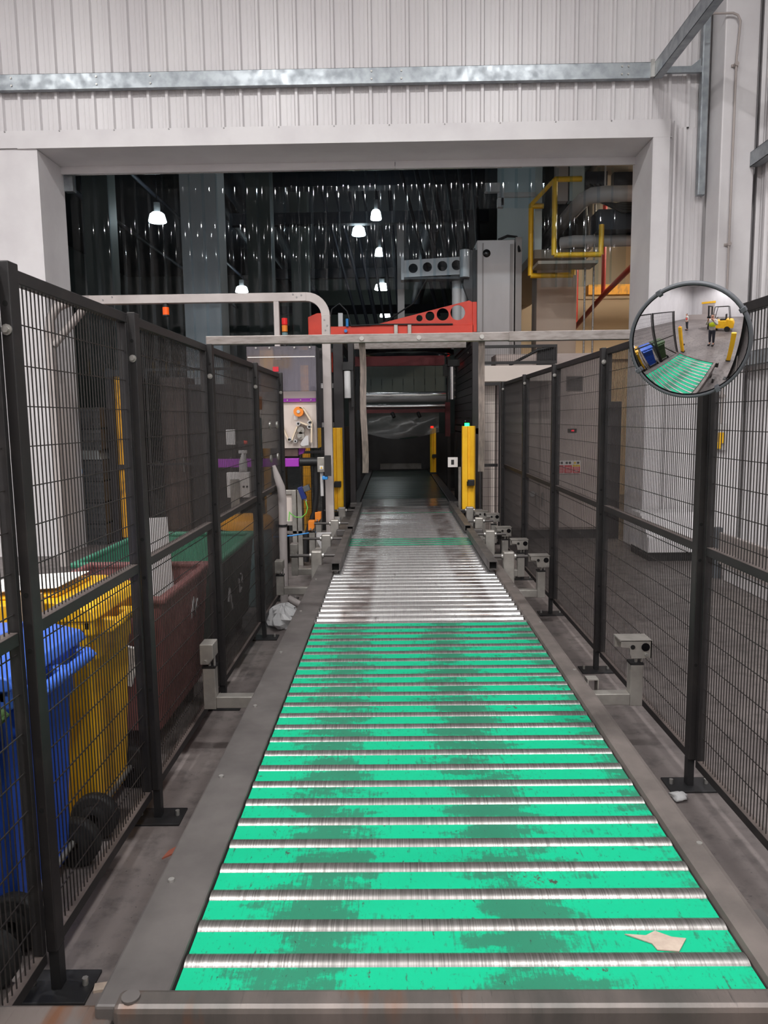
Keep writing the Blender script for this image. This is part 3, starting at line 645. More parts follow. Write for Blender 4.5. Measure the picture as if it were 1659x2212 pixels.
# ------------------------------------------------------------------ wrapping machine
def ycol(x, y, z0, z1, lab, lamp=None, wd=.078):
    t = thing('light_column', lab, 'column', (x, y, 0))
    part('column', M().prism([(x-wd, y-.03), (x-wd*.3, y-.06), (x-.02, y-.06), (x-.012, y-.045), (x+.004, y-.045), (x+.012, y-.06), (x+wd*.75, y-.05), (x+wd, y-.02), (x+wd, y+.06), (x-wd, y+.06)], 'z', z0, z1), 'yellow', t, .004)
    part('foot', B(x-wd*1.2, x+wd*1.2, y-.07, y+.07, z0-.03, z0).box(x-.05, x+.05, y-.05, y+.05, 0, z0-.03), 'black', t)
    s = part('sensor', B(x-.02, x+.06, y-.13, y-.06, z0+.3, z0+.37), 'black', t, .006)
    part('sensor_lens', B(x-.03, x-.02, y-.12, y-.07, z0+.3, z0+.35), 'black_gloss', s)
    if lamp: part('indicator', M().cyl((x-.02, y, z0+(z1-z0)), (x-.02, y, z1+.035), .028, n=12), lamp, t)
ycol(-.69, 9.05, .5, 1.5, 'tall yellow light column at the left of the machine entry')
ycol(.89, 9.05, .5, 1.5, 'tall yellow light column with green lamp at the right of the machine entry', 'green_lit')
ycol(.8, 15.5, .5, 1.4, 'distant dark yellow column with red lamp at the far machine exit', 'red_lit', .06)
wm = thing('wrapping_machine', 'black framed pallet wrapping machine with red arm over the conveyor', 'machine', (.2, 10.8, 0))
def wp(n, m, mt, bev=0, par=None): return part(n, m, mt, par or wm, bev)
for x0, x1, y0, y1 in ((-.74, -.62, 9.55, 9.67), (-.56, -.49, 9.6, 9.7), (.96, 1.05, 9.3, 9.4), (1.0, 1.1, 12.4, 12.5), (-.72, -.62, 12.4, 12.5)):
    wp('frame_post', B(x0, x1, y0, y1, 0, 2.62), 'dark_panel', .004)
wp('top_beam', B(-.74, 1.05, 9.6, 9.7, 2.56, 2.62).box(-.74, -.64, 9.7, 12.4, 2.56, 2.62).box(.98, 1.08, 9.7, 12.4, 2.56, 2.62), 'dark_panel')
# slatted dark side panels on the right
for k in range(11): 
    z0 = 1.5+.1*k; wp('side_slat', B(1.0, 1.03, 9.4, 12.4, z0, z0+.092), 'dark_panel')
wp('side_sill', B(.99, 1.05, 9.3, 12.4, 1.4, 1.47), 'dark_panel')
for y, z in ((9.5, 2.5), (9.5, 1.9), (9.55, 1.55), (10.2, 2.45), (10.6, 1.55), (10.3, 1.38), (9.6, 1.38)): wp('panel_bolt', M().cyl((1.0, y, z), (.99, y, z), .013, n=8), 'bolt')
wp('lower_side_panel', B(.99, 1.03, 9.4, 12.4, .3, 1.38), 'dark_panel'); wp('lower_side_panel', B(-.66, -.64, 9.8, 12.4, .3, 1.5), 'dark_panel')
wp('ring_beam', M().lathe((.2, 11.1, 2.5), [(.62, 0), (.68, 0), (.68, .09), (.62, .09), (.62, 0)], 40), 'black_gloss')
wp('ring_plate', B(-.5, .95, 10.0, 10.08, 2.5, 2.6), 'tube_silver')
wp('cross_member', B(-.55, .75, 11.2, 11.3, 2.36, 2.5), 'dark_red')
wp('film_roll', M().cyl((-.565, 9.52, 1.86), (-.565, 9.52, 2.19), .042, n=18), 'film_white')
wp('film_roll', M().cyl((.85, 11.0, 1.86), (.85, 11.0, 2.32), .06, n=18), 'chrome')
wp('film_carriage', B(-.52, -.49, 9.5, 9.56, 1.75, 2.25).box(-.62, -.49, 9.48, 9.6, 2.2, 2.3), 'black')
wp('roll_mount', B(.78, .95, 10.95, 11.1, 2.33, 2.42).box(.72, .8, 11.05, 11.1, 2.2, 2.36), 'black')
wp('status_light', M().cyl((.86, 11.9, 2.42), (.86, 11.88, 2.42), .018, n=8), 'red_lit')
for z, r, mt in ((1.98, .05, 'chrome'), (1.92, .06, 'grey_arm'), (1.8, .035, 'chrome')): wp('film_roller', M().cyl((-.5, 12.5, z), (.86, 12.5, z), r, n=16), mt)
wp('red_bar', B(-.5, .9, 12.45, 12.52, 1.69, 1.75), 'dark_red'); wp('red_bar', B(.84, .92, 12.4, 12.5, 1.3, 1.85), 'dark_red')
for x in (-.02, .4): wp('spot_lamp', M().cyl((x, 12.44, 1.69), (x+.03, 12.4, 1.62), .03, n=10), 'black')
m = M(); vs = []; n = 16
for j in range(7):
    for i in range(n+1):
        u = i/n; z = 1.71-.45*j/6*(.75+.25*math.sin(math.pi*u)); vs.append((-.5+1.25*u, 12.6+.05*math.sin(u*9+j*1.3)+.03*math.sin(3*j+u*4), z))
m.add(vs, [(j*(n+1)+i, j*(n+1)+i+1, (j+1)*(n+1)+i+1, (j+1)*(n+1)+i) for j in range(6) for i in range(n)], True)
solo('plastic_sheet', m, 'film', 'draped clear plastic film sheet hanging inside the wrapping machine', 'film')
t = thing('exit_curtain', 'grey strip curtain beyond the wrapping machine', 'curtain', (.2, 16.4, 2.1))
part('frame', B(-.8, -.72, 16.35, 16.45, 0, 3.15).box(1.15, 1.22, 16.35, 16.45, 0, 3.15).box(-.8, 1.22, 16.35, 16.45, 3.1, 3.15), 'dark_panel', t)
for k in range(8): part('strip', B(-.7+.23*k, -.48+.23*k, 16.4+.01*(k % 2), 16.406+.01*(k % 2), 2.0, 3.1), 'hall_wall', t)
solo('exit_fence', B(-1.2, 1.6, 17.2, 17.25, 0, 1.25), 'dark_panel', 'dark barrier at the far end of the conveyor', 'fence')
# red beam with lightening holes
R_ = wp('red_beam', B(-.92, 1.08, 10.3, 10.5, 2.69, 2.825), 'red', .006)
wp('beam_web', M().holed([(-.3, 2.826), (1.02, 3.14), (1.06, 3.12), (1.08, 2.826)], [(.36, 2.92, .042), (.50, 2.945, .06), (.67, 2.965, .08), (.87, 2.985, .098)], 10.32, 10.335), 'red', 0, R_)
wp('counterweight', M().prism([(-1.12, 2.69), (-1.12, 2.95), (-1.0, 3.0), (-.9, 3.0), (-.9, 2.69)], 'y', 10.28, 10.5), 'red', .006, R_)
wp('end_flange', B(1.06, 1.12, 10.3, 10.5, 2.69, 3.12), 'red', .006, R_)
wp('hanger_bracket', B(.02, .07, 10.25, 10.3, 2.66, 2.83).box(.2, .25, 10.25, 10.3, 2.66, 2.83).box(.02, .25, 10.24, 10.3, 2.64, 2.7), 'stainless', .004)
wp('hub', M().cyl((.14, 10.35, 2.55), (.14, 10.35, 2.69), .16, n=20), 'tube_silver')
wp('air_valve', M().cyl((-.6, 10.28, 2.82), (-.6, 10.28, 2.92), .02, n=8).cyl((-.62, 10.27, 2.76), (-.62, 10.24, 2.76), .022, n=10), 'blue_clip')
wp('valve_stand', B(-.72, -.66, 10.3, 10.36, 2.825, 3.0), 'grey_plastic')
wp('air_hose', M().sweep([(-.85, 10.3, 2.83), (-.8, 10.28, 3.05), (-.7, 10.28, 3.12), (-.6, 10.28, 3.02), (-.55, 10.28, 2.83), (-.2, 10.28, 2.84), (.8, 10.29, 2.832)], .012, 6), 'black')
# mast, grey arm and pole
ms = thing('mast', 'tall grey sheet metal mast of the wrapping machine', 'mast', (1.45, 11, 0))
part('cover', B(1.2, 1.72, 11, 11.5, 0, 4.06), 'grey_mast', ms, .006)
part('edge_strip', B(1.66, 1.7, 10.985, 11, 0, 4.0).box(1.74, 1.83, 11.02, 11.4, 0, 4.1), 'grey_arm', ms, .004)
part('groove', B(1.27, 1.29, 10.992, 11, 2.4, 4.02), 'grey_arm', ms)
part('drive_side', B(1.1, 1.2, 11.0, 11.45, 0, 3.93), 'dark_panel', ms); part('chain', B(1.14, 1.17, 10.97, 11.0, 2.5, 3.95), 'black', ms)
part('cable_gland', M().lathe((1.33, 10.99, 3.88), [(.001, -.02), (.03, -.02), (.05, -.005), (.055, 0)], 16, 'y'), 'black_gloss', ms)
part('top_cables', M().sweep([(1.5, 11.05, 4.07), (1.62, 11.0, 4.11), (1.76, 11.1, 4.12), (1.79, 11.0, 3.9)], .02, 6), 'black', ms)
part('motor', M().cyl((1.02, 10.95, 3.55), (1.02, 10.95, 3.92), .07, n=12), 'grey_plastic', ms)
ga = thing('lift_arm', 'grey arm with four round holes beside the mast', 'arm', (.6, 11, 3.5))
part('web', M().holed([(.17, 3.57), (1.02, 3.6), (1.02, 3.84), (.17, 3.8)], [(.3, 3.69, .065), (.5, 3.705, .065), (.71, 3.715, .07), (.91, 3.725, .07)], 10.98, 11.0), 'grey_mast', ga)
part('end_plate', B(.13, .17, 10.95, 11.15, 3.53, 3.85), 'grey_mast', ga); part('lower_flange', B(.17, 1.1, 10.98, 11.2, 3.54, 3.57), 'dark_panel', ga)
part('brace', M().prism([(1.02, 3.62), (1.1, 3.78), (1.1, 3.2), (1.0, 3.45)], 'y', 10.98, 11.1), 'dark_panel', ga)
t = thing('vertical_cylinder', 'pale vertical cylinder behind the holes of the red arm', 'cylinder', (.95, 11.2, 2.7))
part('barrel', M().cyl((.93, 11.2, 2.6), (.93, 11.2, 3.55), .07, n=14).cyl((1.03, 11.2, 2.6), (1.03, 11.2, 3.5), .05, n=12), 'grey_plastic', t); part('cap', M().cyl((.93, 11.2, 3.55), (.93, 11.2, 3.62), .09, n=14), 'grey_plastic', t)
t = thing('support_pole', 'slim grey pole rising behind the red arm', 'pole', (.14, 11.4, 0)); part('pole', B(.08, .18, 11.4, 11.5, 2.62, 4.4), 'grey_arm', t); part('stay', M().sweep([(.5, 11, 3.57), (.3, 10.9, 3.2), (-.2, 10.6, 2.85)], .012, 6), 'black', t)
# label on pole at exit
t = thing('sensor_post', 'thin grey post with tilted white plate at the machine entry', 'sensor', (.8, 9.2, 0))
part('post', B(.79, .82, 9.3, 9.33, .47, 1.0), 'stainless', t); part('plate', B(.66, .78, 9.29, 9.3, 1.0, 1.12), 'sign_white', t); part('mark', B(.7, .735, 9.286, 9.29, 1.03, 1.09), 'black', t)
# beige box with panel beside machine
solo('machine_box', B(1.08, 2.0, 9.35, 9.7, 2.03, 2.22), 'beige_panel', 'beige horizontal box beside the mast above the right fence', 'box', .006)
t = thing('ladder_bracket', 'black bracket frame above the beige box', 'bracket', (1.8, 9.6, 2.22)); part('frame', M().sweep([(1.45, 9.6, 2.24), (1.8, 9.6, 2.42), (2.0, 9.6, 2.46)], .02, 6), 'black', t); part('plate', B(1.8, 2.02, 9.62, 9.68, 2.22, 2.45), 'black', t)

solo('machine_cover', B(1.12, 1.28, 9.62, 9.7, 0, 2.03), 'beige_panel', 'upright beige machine cover behind the narrow mesh strip', 'cover', .006)
# control cabinet behind right fence
cb = thing('control_cabinet', 'tall grey brown control cabinet with red warning signs behind the right fence', 'cabinet', (2.1, 9.9, 0))
part('body', B(1.32, 2.74, 9.9, 10.35, .12, 2.4), 'cabinet', cb, .006); part('plinth', B(1.34, 2.72, 9.93, 10.3, 0, .12), 'black', cb)
part('door', B(1.33, 1.88, 9.872, 9.9, .15, 2.36), 'cabinet', cb, .006); d2 = part('door', B(1.9, 2.71, 9.872, 9.9, .15, 2.36), 'cabinet', cb, .006)
part('grille', B(2.22, 2.43, 9.862, 9.872, 1.92, 2.11), 'grille', d2)
for k in range(9): part('louvre', B(2.23, 2.42, 9.856, 9.862, 1.935+.019*k, 1.943+.019*k), 'dark_panel', d2)
part('display', B(2.25, 2.36, 9.862, 9.872, 1.39, 1.44), 'black_gloss', d2); part('display_digits', B(2.29, 2.33, 9.86, 9.862, 1.405, 1.425), 'red_display', d2)
for x in (1.85, 1.93): part('handle', M().cyl((x, 9.85, .45), (x, 9.85, .62), .012, n=8), 'bolt', cb)
part('isolator_knob', M().cyl((1.8, 9.87, .6), (1.8, 9.85, .6), .035, n=14), 'grey_plastic', cb)
sg = thing('warning_signs', 'row of three red and white safety notices on the control cabinet', 'sign', (2.26, 9.86, .86))
part('board', B(2.1, 2.42, 9.858, 9.868, .86, 1.03), 'sign_white', sg)
for k in range(3):
    x0 = 2.106+.105*k; part('red_field', B(x0, x0+.095, 9.855, 9.858, .868, .97 if k < 2 else .95), 'sign_red', sg)
    for j in range(4): part('text_line', B(x0+.012, x0+.083, 9.853, 9.855, .88+.02*j, .886+.02*j), 'sign_white', sg)
    part('pictogram', M().cyl((x0+.03, 9.858, 1.0), (x0+.03, 9.855, 1.0), .016, n=10), 'sign_yellow' if k == 2 else 'black', sg)
    part('pictogram', M().cyl((x0+.07, 9.858, 1.0), (x0+.07, 9.855, 1.0), .016, n=10), 'black', sg)
part('yellow_field', B(2.316, 2.411, 9.855, 9.858, .95, .975), 'sign_yellow', sg)
solo('door_leaf', B(2.76, 2.93, 9.85, 9.95, .0, 1.78), 'dark_panel', 'dark narrow door leaf beside the white right jamb', 'door', .004)

# ------------------------------------------------------------------ overhead trunking, beacon, tower light
t = thing('cable_trunking', 'pale grey cable trunking arching over the left fence and down to the floor', 'trunking', (-2, 9, 3))
ty0, ty1 = 8.3, 8.39
part('horizontal_run', B(-3.25, -.92, ty0, ty1, 2.86, 2.95), 'trunk', t, .004)
cc = (-.92, 2.7); pts_o = [(cc[0]+.25*math.sin(a), cc[1]+.25*math.cos(a)) for a in [i*math.pi/16 for i in range(9)]]; pts_i = [(cc[0]+.16*math.sin(a), cc[1]+.16*math.cos(a)) for a in [i*math.pi/16 for i in range(8, -1, -1)]]
bend = M()
for i in range(8):
    bend.prism([pts_o[i], pts_o[i+1], pts_i[7-i], pts_i[8-i]], 'y', ty0, ty1)
part('elbow', bend, 'trunk', t)
part('vertical_run', B(-.76, -.67, ty0, ty1, .1, 2.7), 'trunk', t, .004)
part('foot', B(-.78, -.65, ty0-.02, ty1+.02, 0, .1), 'stainless', t)
part('diagonal_brace', M().sweep([(-3.27, 8.345, 2.88), (-3.68, 8.345, 2.44)], .045, 4), 'trunk', t)
part('corner_piece', M().sweep([(-3.25, 8.345, 2.905), (-3.48, 8.345, 2.9), (-3.62, 8.345, 2.84), (-3.7, 8.345, 2.72), (-3.72, 8.345, 2.5)], .055, 4), 'trunk', t)
part('leg', B(-3.76, -3.68, ty0, ty1, 0, 2.5), 'trunk', t)
part('drop_leg', B(-1.27, -1.215, ty0, ty1-.02, 2.25, 2.86), 'trunk', t)
for x, z in ((-1.02, 2.9), (-1.06, 2.93), (-.97, 2.92), (-.73, 2.66), (-.7, 2.6), (-.72, 2.55), (-3.1, 2.9), (-3.0, 2.93)): part('screw', M().cyl((x, ty0, z), (x, ty0-.006, z), .009, n=8), 'screw', t)
t = thing('beacon', 'small orange beacon hanging under the pale trunking', 'beacon', (-2.44, 8.35, 2.7))
part('lens', M().cyl((-2.44, 8.34, 2.74), (-2.44, 8.34, 2.82), .034, n=14), 'amber_lens', t); part('base', M().cyl((-2.44, 8.34, 2.82), (-2.44, 8.34, 2.86), .03, n=12).cyl((-2.44, 8.34, 2.725), (-2.44, 8.34, 2.74), .035, n=12), 'black', t)
t = thing('signal_tower', 'stacked red amber green signal tower beside the white drop leg', 'signal lamp', (-1.31, 9.4, 2.2))
for k, mt in enumerate(('drum_grey', 'orange', 'red_lens')): part('lens', M().cyl((-1.31, 9.4, 2.58+.085*k), (-1.31, 9.4, 2.655+.085*k), .035, n=12), mt, t)
part('pole', M().cyl((-1.31, 9.4, 1.9), (-1.31, 9.4, 2.58), .03, n=10), 'black', t)

# ------------------------------------------------------------------ label machine
lb = thing('label_machine', 'label applicator with clear cover and purple trim behind the left fence end', 'machine', (-1.1, 8.2, 0))
def lp(n, m, mt, bev=0, par=None): return part(n, m, mt, par or lb, bev)
cv = lp('clear_cover', B(-1.52, -.8, 8.0, 8.005, 1.9, 2.36).box(-1.52, -.8, 8.4, 8.405, 1.9, 2.36).box(-.805, -.8, 8.005, 8.4, 1.3, 2.36).box(-1.52, -1.515, 8.005, 8.4, 1.9, 2.36).box(-1.515, -.805, 8.005, 8.4, 2.355, 2.36), 'acrylic')
lp('cover_edge', B(-1.51, -.81, 7.994, 8.0, 2.245, 2.255), 'sign_white', 0, cv)
for x in (-1.42, -1.28, -1.02, -.86): lp('cover_screw', M().cyl((x, 8.0, 2.345), (x, 7.99, 2.345), .01, n=8), 'bolt', 0, cv)
bp = lp('back_plate', B(-1.5, -.82, 8.12, 8.13, 1.3, 1.9), 'beige_panel')
lp('purple_bar', B(-1.2, -.82, 8.09, 8.12, 1.79, 1.825), 'purple', 0, bp)
for x in (-1.12, -.98, -.87): lp('bar_screw', M().cyl((x, 8.09, 1.807), (x, 8.08, 1.807), .008, n=8), 'bolt', 0, bp)
lp('label_spool', M().cyl((-1.0, 8.12, 1.685), (-1.0, 8.03, 1.685), .052, n=24), 'orange', 0, bp)
lp('spool_core', M().cyl((-1.0, 8.03, 1.685), (-1.0, 8.02, 1.685), .018, n=12), 'grey_plastic', 0, bp)
for x, z, r in ((-1.005, 1.56, .022), (-.885, 1.57, .022), (-.89, 1.525, .022), (-1.1, 1.395, .02), (-1.04, 1.375, .018)):
    k = lp('guide_roller', M().cyl((x, 8.12, z), (x, 8.03, z), r, n=16), 'grey_plastic', 0, bp); lp('roller_hub', M().cyl((x, 8.03, z), (x, 8.026, z), r*.55, n=12), 'roller_black', 0, bp)
for x, z in ((-.985, 1.49), (-.985, 1.43)): lp('drive_roller', M().cyl((x, 8.12, z), (x, 8.06, z), .04, n=16).cyl((x-.012, 8.06, z), (x-.012, 8.03, z), .02, n=12), 'stainless', 0, bp)
def web(pts): 
    m = M()
    for (x0, z0), (x1, z1) in zip(pts[:-1], pts[1:]):
        d = Vector((x1-x0, z1-z0)).normalized(); nx, nz = -d.y*.008, d.x*.008
        m.prism([(x0-nx, z0-nz), (x1-nx, z1-nz), (x1+nx, z1+nz), (x0+nx, z0+nz)], 'y', 8.03, 8.09)
    return m
lp('paper_web', web([(-.985, 1.73), (-.95, 1.72), (-.865, 1.58), (-.87, 1.36)]), 'paper_web', 0, bp); lp('paper_web', web([(-1.19, 1.56), (-1.11, 1.38)]), 'paper_web', 0, bp)
lp('paper_web', web([(-1.02, 1.53), (-1.08, 1.385)]), 'paper_web', 0, bp); lp('paper_web', web([(-.99, 1.575), (-.9, 1.54)]), 'paper_web', 0, bp)
lp('peel_lever', M().prism([(-.99, 1.34), (-.97, 1.38), (-.93, 1.43), (-.9, 1.43), (-.9, 1.33), (-.97, 1.32)], 'y', 8.03, 8.06), 'grey_plastic', .003, bp)
lp('notice', B(-1.06, -1.02, 8.115, 8.12, 1.6, 1.64), 'sign_white', 0, bp)
lp('yellow_latch', B(-1.215, -1.185, 8.06, 8.1, 1.82, 1.88), 'yellow', .004)
lp('red_emblem', B(-1.25, -1.19, 7.985, 7.992, 2.1, 2.15), 'sign_red', 0, cv)
lp('purple_arm', B(-2.0, -1.02, 8.12, 8.22, 1.1, 1.19), 'purple', .006); lp('arm_box', B(-1.2, -1.03, 8.15, 8.28, 1.21, 1.29), 'brown_steel', .004)
lp('purple_fin', M().prism([(-1.03, 1.22), (-.98, 1.24), (-.96, 1.29), (-1.03, 1.29)], 'y', 8.2, 8.3), 'purple')
lp('air_bellows', M().cyl((-1.01, 8.14, 1.15), (-.82, 8.14, 1.15), .045, n=16), 'black'); lp('applicator_plate', B(-.74, -.67, 8.05, 8.07, 1.0, 1.22), 'dark_panel')
lp('applicator_head', B(-.82, -.74, 8.08, 8.16, 1.04, 1.2), 'stainless', .006); lp('warning_label', B(-.795, -.755, 8.074, 8.08, 1.07, 1.11), 'sign_white'); lp('warning_triangle', M().prism([(-.787, 1.08), (-.763, 1.08), (-.775, 1.102)], 'y', 8.07, 8.074), 'sign_yellow')
lp('cylinder', M().cyl((-.78, 8.14, .78), (-.78, 8.14, 1.04), .018, n=12), 'grey_plastic'); lp('blue_fitting', B(-.77, -.71, 8.06, 8.12, .96, 1.0), 'blue_clip', .01)
lp('corrugated_hose', M().sweep([(-.84, 8.2, 1.1), (-.85, 8.2, .8), (-.87, 8.2, .6), (-.93, 8.2, .45), (-.97, 8.2, .3), (-.98, 8.2, .05)], .032, 10), 'black')
lp('stand_column', B(-1.12, -1.07, 8.2, 8.28, 0, .84).box(-1.06, -1.01, 8.2, 8.28, 0, .84).box(-1.25, -1.12, 8.22, 8.27, .79, .84).box(-1.25, -1.12, 8.22, 8.27, .45, .5), 'stainless', .004)
lp('stand_panel', B(-1.4, -1.12, 8.25, 8.26, .5, .79), 'beige_panel'); lp('cross_rail', B(-1.35, -.75, 8.2, 8.23, .36, .39), 'tube_silver'); lp('main_column', B(-1.35, -1.2, 8.3, 8.5, 0, 1.3), 'dark_panel')
t = thing('barcode_scanner', 'dark blue scanner tilted on the aluminium stand', 'scanner', (-1.0, 8.12, .8))
TS = Matrix.Translation((-.985, 8.12, .82)) @ Matrix.Rotation(-.35, 4, 'Y')
part('body', M(TS).box(-.035, .02, -.04, .04, -.07, .07), 'blue_dark', t, .006); part('hood', M(TS).box(.02, .09, -.045, .045, 0, .06), 'rubber_rim', t, .006); part('connector', M(TS).cyl((.0, 0, -.07), (.0, 0, -.1), .013, n=10), 'bolt', t)
solo('green_cable', M().sweep([(-.955, 8.1, .73), (-.935, 8.08, .66), (-.95, 8.08, .6), (-1.0, 8.08, .555), (-1.07, 8.08, .56), (-1.12, 8.08, .6), (-1.13, 8.08, .62), (-1.14, 8.08, .52)], .006, 6), 'green_cable', 'bright green cable looping down from the blue scanner', 'cable')
solo('blue_air_line', M().sweep([(-1.3, 8.0, .36), (-1.1, 8.0, .37), (-.85, 8.05, .4)], .008, 6), 'blue_clip', 'thin blue air line low beside the aluminium stand', 'cable')
t = thing('yellow_guard_post', 'yellow guard posts seen behind the label machine', 'post', (-1.4, 9.9, 0)); part('post', B(-1.72, -1.55, 9.95, 10.05, 0, 2.5), 'yellow_scuffed', t); part('post', B(-1.2, -1.1, 9.95, 10.05, 0, 2.3), 'yellow_scuffed', t)
panel('x', 9.8, -1.22, -.78, 'dark mesh guard panel between label machine and yellow column', .1, 2.5, 1.2)
t = thing('equipment_rack', 'dark rack with white terminal strips behind the trunking', 'rack', (-.85, 9.9, 0)); part('frame', B(-.95, -.75, 9.9, 10.1, 0, 2.5), 'dark_panel', t)
for z in (2.0, 1.5, .95): part('terminal', B(-.93, -.77, 9.88, 9.9, z, z+.06), 'grey_plastic', t)
part('red_strip', B(-.8, -.77, 9.87, 9.9, 2.2, 2.45), 'red', t)

# ------------------------------------------------------------------ hose, bag, fittings on the left fence
t = thing('flexible_hose', 'thick grey hose strapped to the last left fence post', 'hose', (-.93, 6.3, .2))
part('hose', M().sweep([(-.99, 6.22, 1.23), (-.965, 6.22, 1.14), (-.935, 6.22, 1.05), (-.925, 6.22, .95), (-.93, 6.22, .6), (-.93, 6.22, .2), (-.94, 6.22, .02)], [.014, .028, .034, .034, .033, .033, .033], 10), 'hose_grey', t)
part('strap', M().cyl((-.928, 6.22, .72), (-.928, 6.22, .74), .038, n=12).box(-.985, -.93, 6.2, 6.24, .72, .74), 'black', t)
solo('hose_end', M().sweep([(-.9, 6.25, .1), (-.8, 6.2, .06), (-.7, 6.05, .04), (-.62, 5.95, .035)], .032, 8), 'hose_grey', 'grey hose end lying on the floor behind the white plastic bag', 'hose')
def crumple(c, rx, ry, rz, seed, amp=.25, n=14, sm=True):
    rnd = random.Random(seed); ph = [rnd.uniform(0, 6.28) for _ in range(8)]; m = M(); vs = []; K = 9
    for j in range(K+1):
        th = math.pi*j/K
        for i in range(n):
            a = 2*math.pi*i/n; k = 1+rnd.uniform(-.16, .16)*(not sm)+amp*(math.sin(3*a+ph[0]+2*th)*.5+math.sin(5*a-3*th+ph[1])*.35+math.sin(2*a+4*th+ph[2])*.4)
            r = math.sin(th)*k; vs.append((c[0]+rx*r*math.cos(a), c[1]+ry*r*math.sin(a), max(.004, c[2]+rz*math.cos(th)*(1+.3*amp*math.sin(4*a+ph[3])))))
    m.add(vs, [(j*n+i, (j+1)*n+i, (j+1)*n+(i+1) % n, j*n+(i+1) % n) for j in range(K) for i in range(n)], sm); return m
solo('plastic_bag', crumple((-.86, 5.74, .07), .13, .11, .11, 11, .4, 26, False), 'bag', 'crumpled white plastic bag on the floor beside the left fence', 'bag')
t = thing('acrylic_plate', 'bluish acrylic plate with round bolts fixed behind the last left fence panel', 'plate', (-1.0, 6.0, 1.2))
part('plate', B(-1.02, -1.012, 5.62, 5.85, 1.25, 1.62), 'drum_grey', t)
for y in (5.9, 6.25):
    for z in (1.3, 1.56): part('bolt', M().cyl((-.962, y, z), (-.95, y, z), .03, n=14), 'bolt', t)
t = thing('gate_lock', 'orange and black gate lock on the last left fence panel', 'lock', (-1.02, 5.75, 1.68)); part('body', B(-1.04, -1.005, 5.6, 5.85, 1.68, 1.78), 'orange', t, .004); part('bolt', B(-1.03, -1.01, 5.7, 5.75, 1.62, 1.68), 'brown_steel', t)
t = thing('socket_box', 'white socket box on a grey post behind the left fence', 'socket', (-1.42, 6.9, 0))
part('post', B(-1.49, -1.41, 6.85, 6.88, 0, 1.07), 'stainless', t); part('box', B(-1.53, -1.32, 6.88, 6.96, .9, 1.13), 'sign_white', t, .004)
for x in (-1.375, -1.345): part('socket', M().cyl((x, 6.88, 1.0), (x, 6.876, 1.0), .01, n=8), 'black', t)
t = thing('spray_bottle', 'grey trigger spray bottle standing on the socket box', 'bottle', (-1.38, 6.92, 1.13))
part('bottle', M().lathe((-1.38, 6.92, 1.13), [(.001, 0), (.038, 0), (.04, .03), (.038, .1), (.018, .15), (.014, .18)], 14), 'grey_plastic', t); part('trigger_head', B(-1.42, -1.34, 6.905, 6.935, 1.3, 1.33).box(-1.36, -1.35, 6.91, 6.93, 1.25, 1.3), 'grey_plastic', t, .004)
t = thing('wall_switch', 'grey switch box with red knob behind the left fence', 'switch', (-1.5, 6.95, 1.38)); part('box', B(-1.53, -1.45, 6.93, 6.97, 1.38, 1.52), 'grey_plastic', t, .004); part('knob', M().cyl((-1.34, 6.95, 1.4), (-1.37, 6.95, 1.4), .014, .02, n=10), 'red', t); part('bar', B(-1.45, -1.34, 6.95, 6.96, 1.39, 1.41), 'dark_panel', t)

# ------------------------------------------------------------------ bins behind the left fence
def wheelie(y0, y1, mb, ml, labl, lid=True, top=.84):
    x0, x1 = -1.66, -1.14; t = thing('wheelie_bin', labl, 'bin', ((x0+x1)/2, (y0+y1)/2, 0))
    def ring(z, i): return [(x0+i*1.6, y0+i, z), (x1-i*.5, y0+i, z), (x1-i*.5, y1-i, z), (x0+i*1.6, y1-i, z)]
    m = M(); q = [(0, 1, 5, 4), (1, 2, 6, 5), (2, 3, 7, 6), (3, 0, 4, 7)]
    m.add(ring(.06, .075)+ring(top, .015), q+[(3, 2, 1, 0)]); m.add(ring(top, .015)+ring(top, .03), q); m.add(ring(.1, .09)+ring(top, .03), [tuple(reversed(k)) for k in q])
    part('body', m, mb, t, .008)
    part('rim', B(x0+.01, x1+.01, y0, y0+.03, top-.03, top+.01).box(x0+.01, x1+.01, y1-.03, y1, top-.03, top+.01).box(x0, x0+.03, y0, y1, top-.03, top+.01).box(x1-.02, x1+.02, y0, y1, top-.05, top+.01), ml, t, .008)
    for z0 in (top-.16,): part('rim_rib', B(x1-.02, x1+.01, y0+.05, y1-.05, z0, z0+.1), mb, t, .01)
    h = part('handle', M().cyl((x1+.075, y0+.06, top-.02), (x1+.075, y1-.06, top-.02), .02, n=12), ml, t)
    for y in (y0+.05, (y0+y1)/2-.03, y1-.09): part('handle_bracket', M().prism([(x1-.02, top-.07), (x1+.07, top-.045), (x1+.1, top-.02), (x1+.075, top+.005), (x1-.02, top+.01)], 'y', y, y+.04), ml, h, .006)
    if lid:
        l = part('lid', M().prism([(x0-.03, top+.0), (x0-.03, top+.03), (x0+.1, top+.07), (x1-.12, top+.085), (x1+.02, top+.05), (x1+.04, top+.02), (x1+.02, top+.01)], 'y', y0-.012, y1+.012), ml, t, .005)
        part('lid_panel', M().prism([(x0+.12, top+.072), (x0+.12, top+.085), (x1-.14, top+.1), (x1-.14, top+.085)], 'y', y0+.07, y1-.07), ml, l, .008)
    for y in (y0+.0, y1-.06):
        part('wheel', M().lathe((x1-.03, y, .09), [(.02, 0), (.05, .002), (.055, .01), (.08, .004), (.09, .012), (.09, .044), (.08, .052), (.055, .046), (.05, .054), (.02, .056), (.02, 0)], 26, 'y'), 'tyre', t)
    part('axle', M().cyl((x1-.03, y0+.03, .1), (x1-.03, y1-.03, .1), .012, n=8), 'bolt', t)
    return t
wheelie(1.5, 2.0, 'bin_green', 'bin_green', 'dark green wheelie bin nearest the end of the left fence')
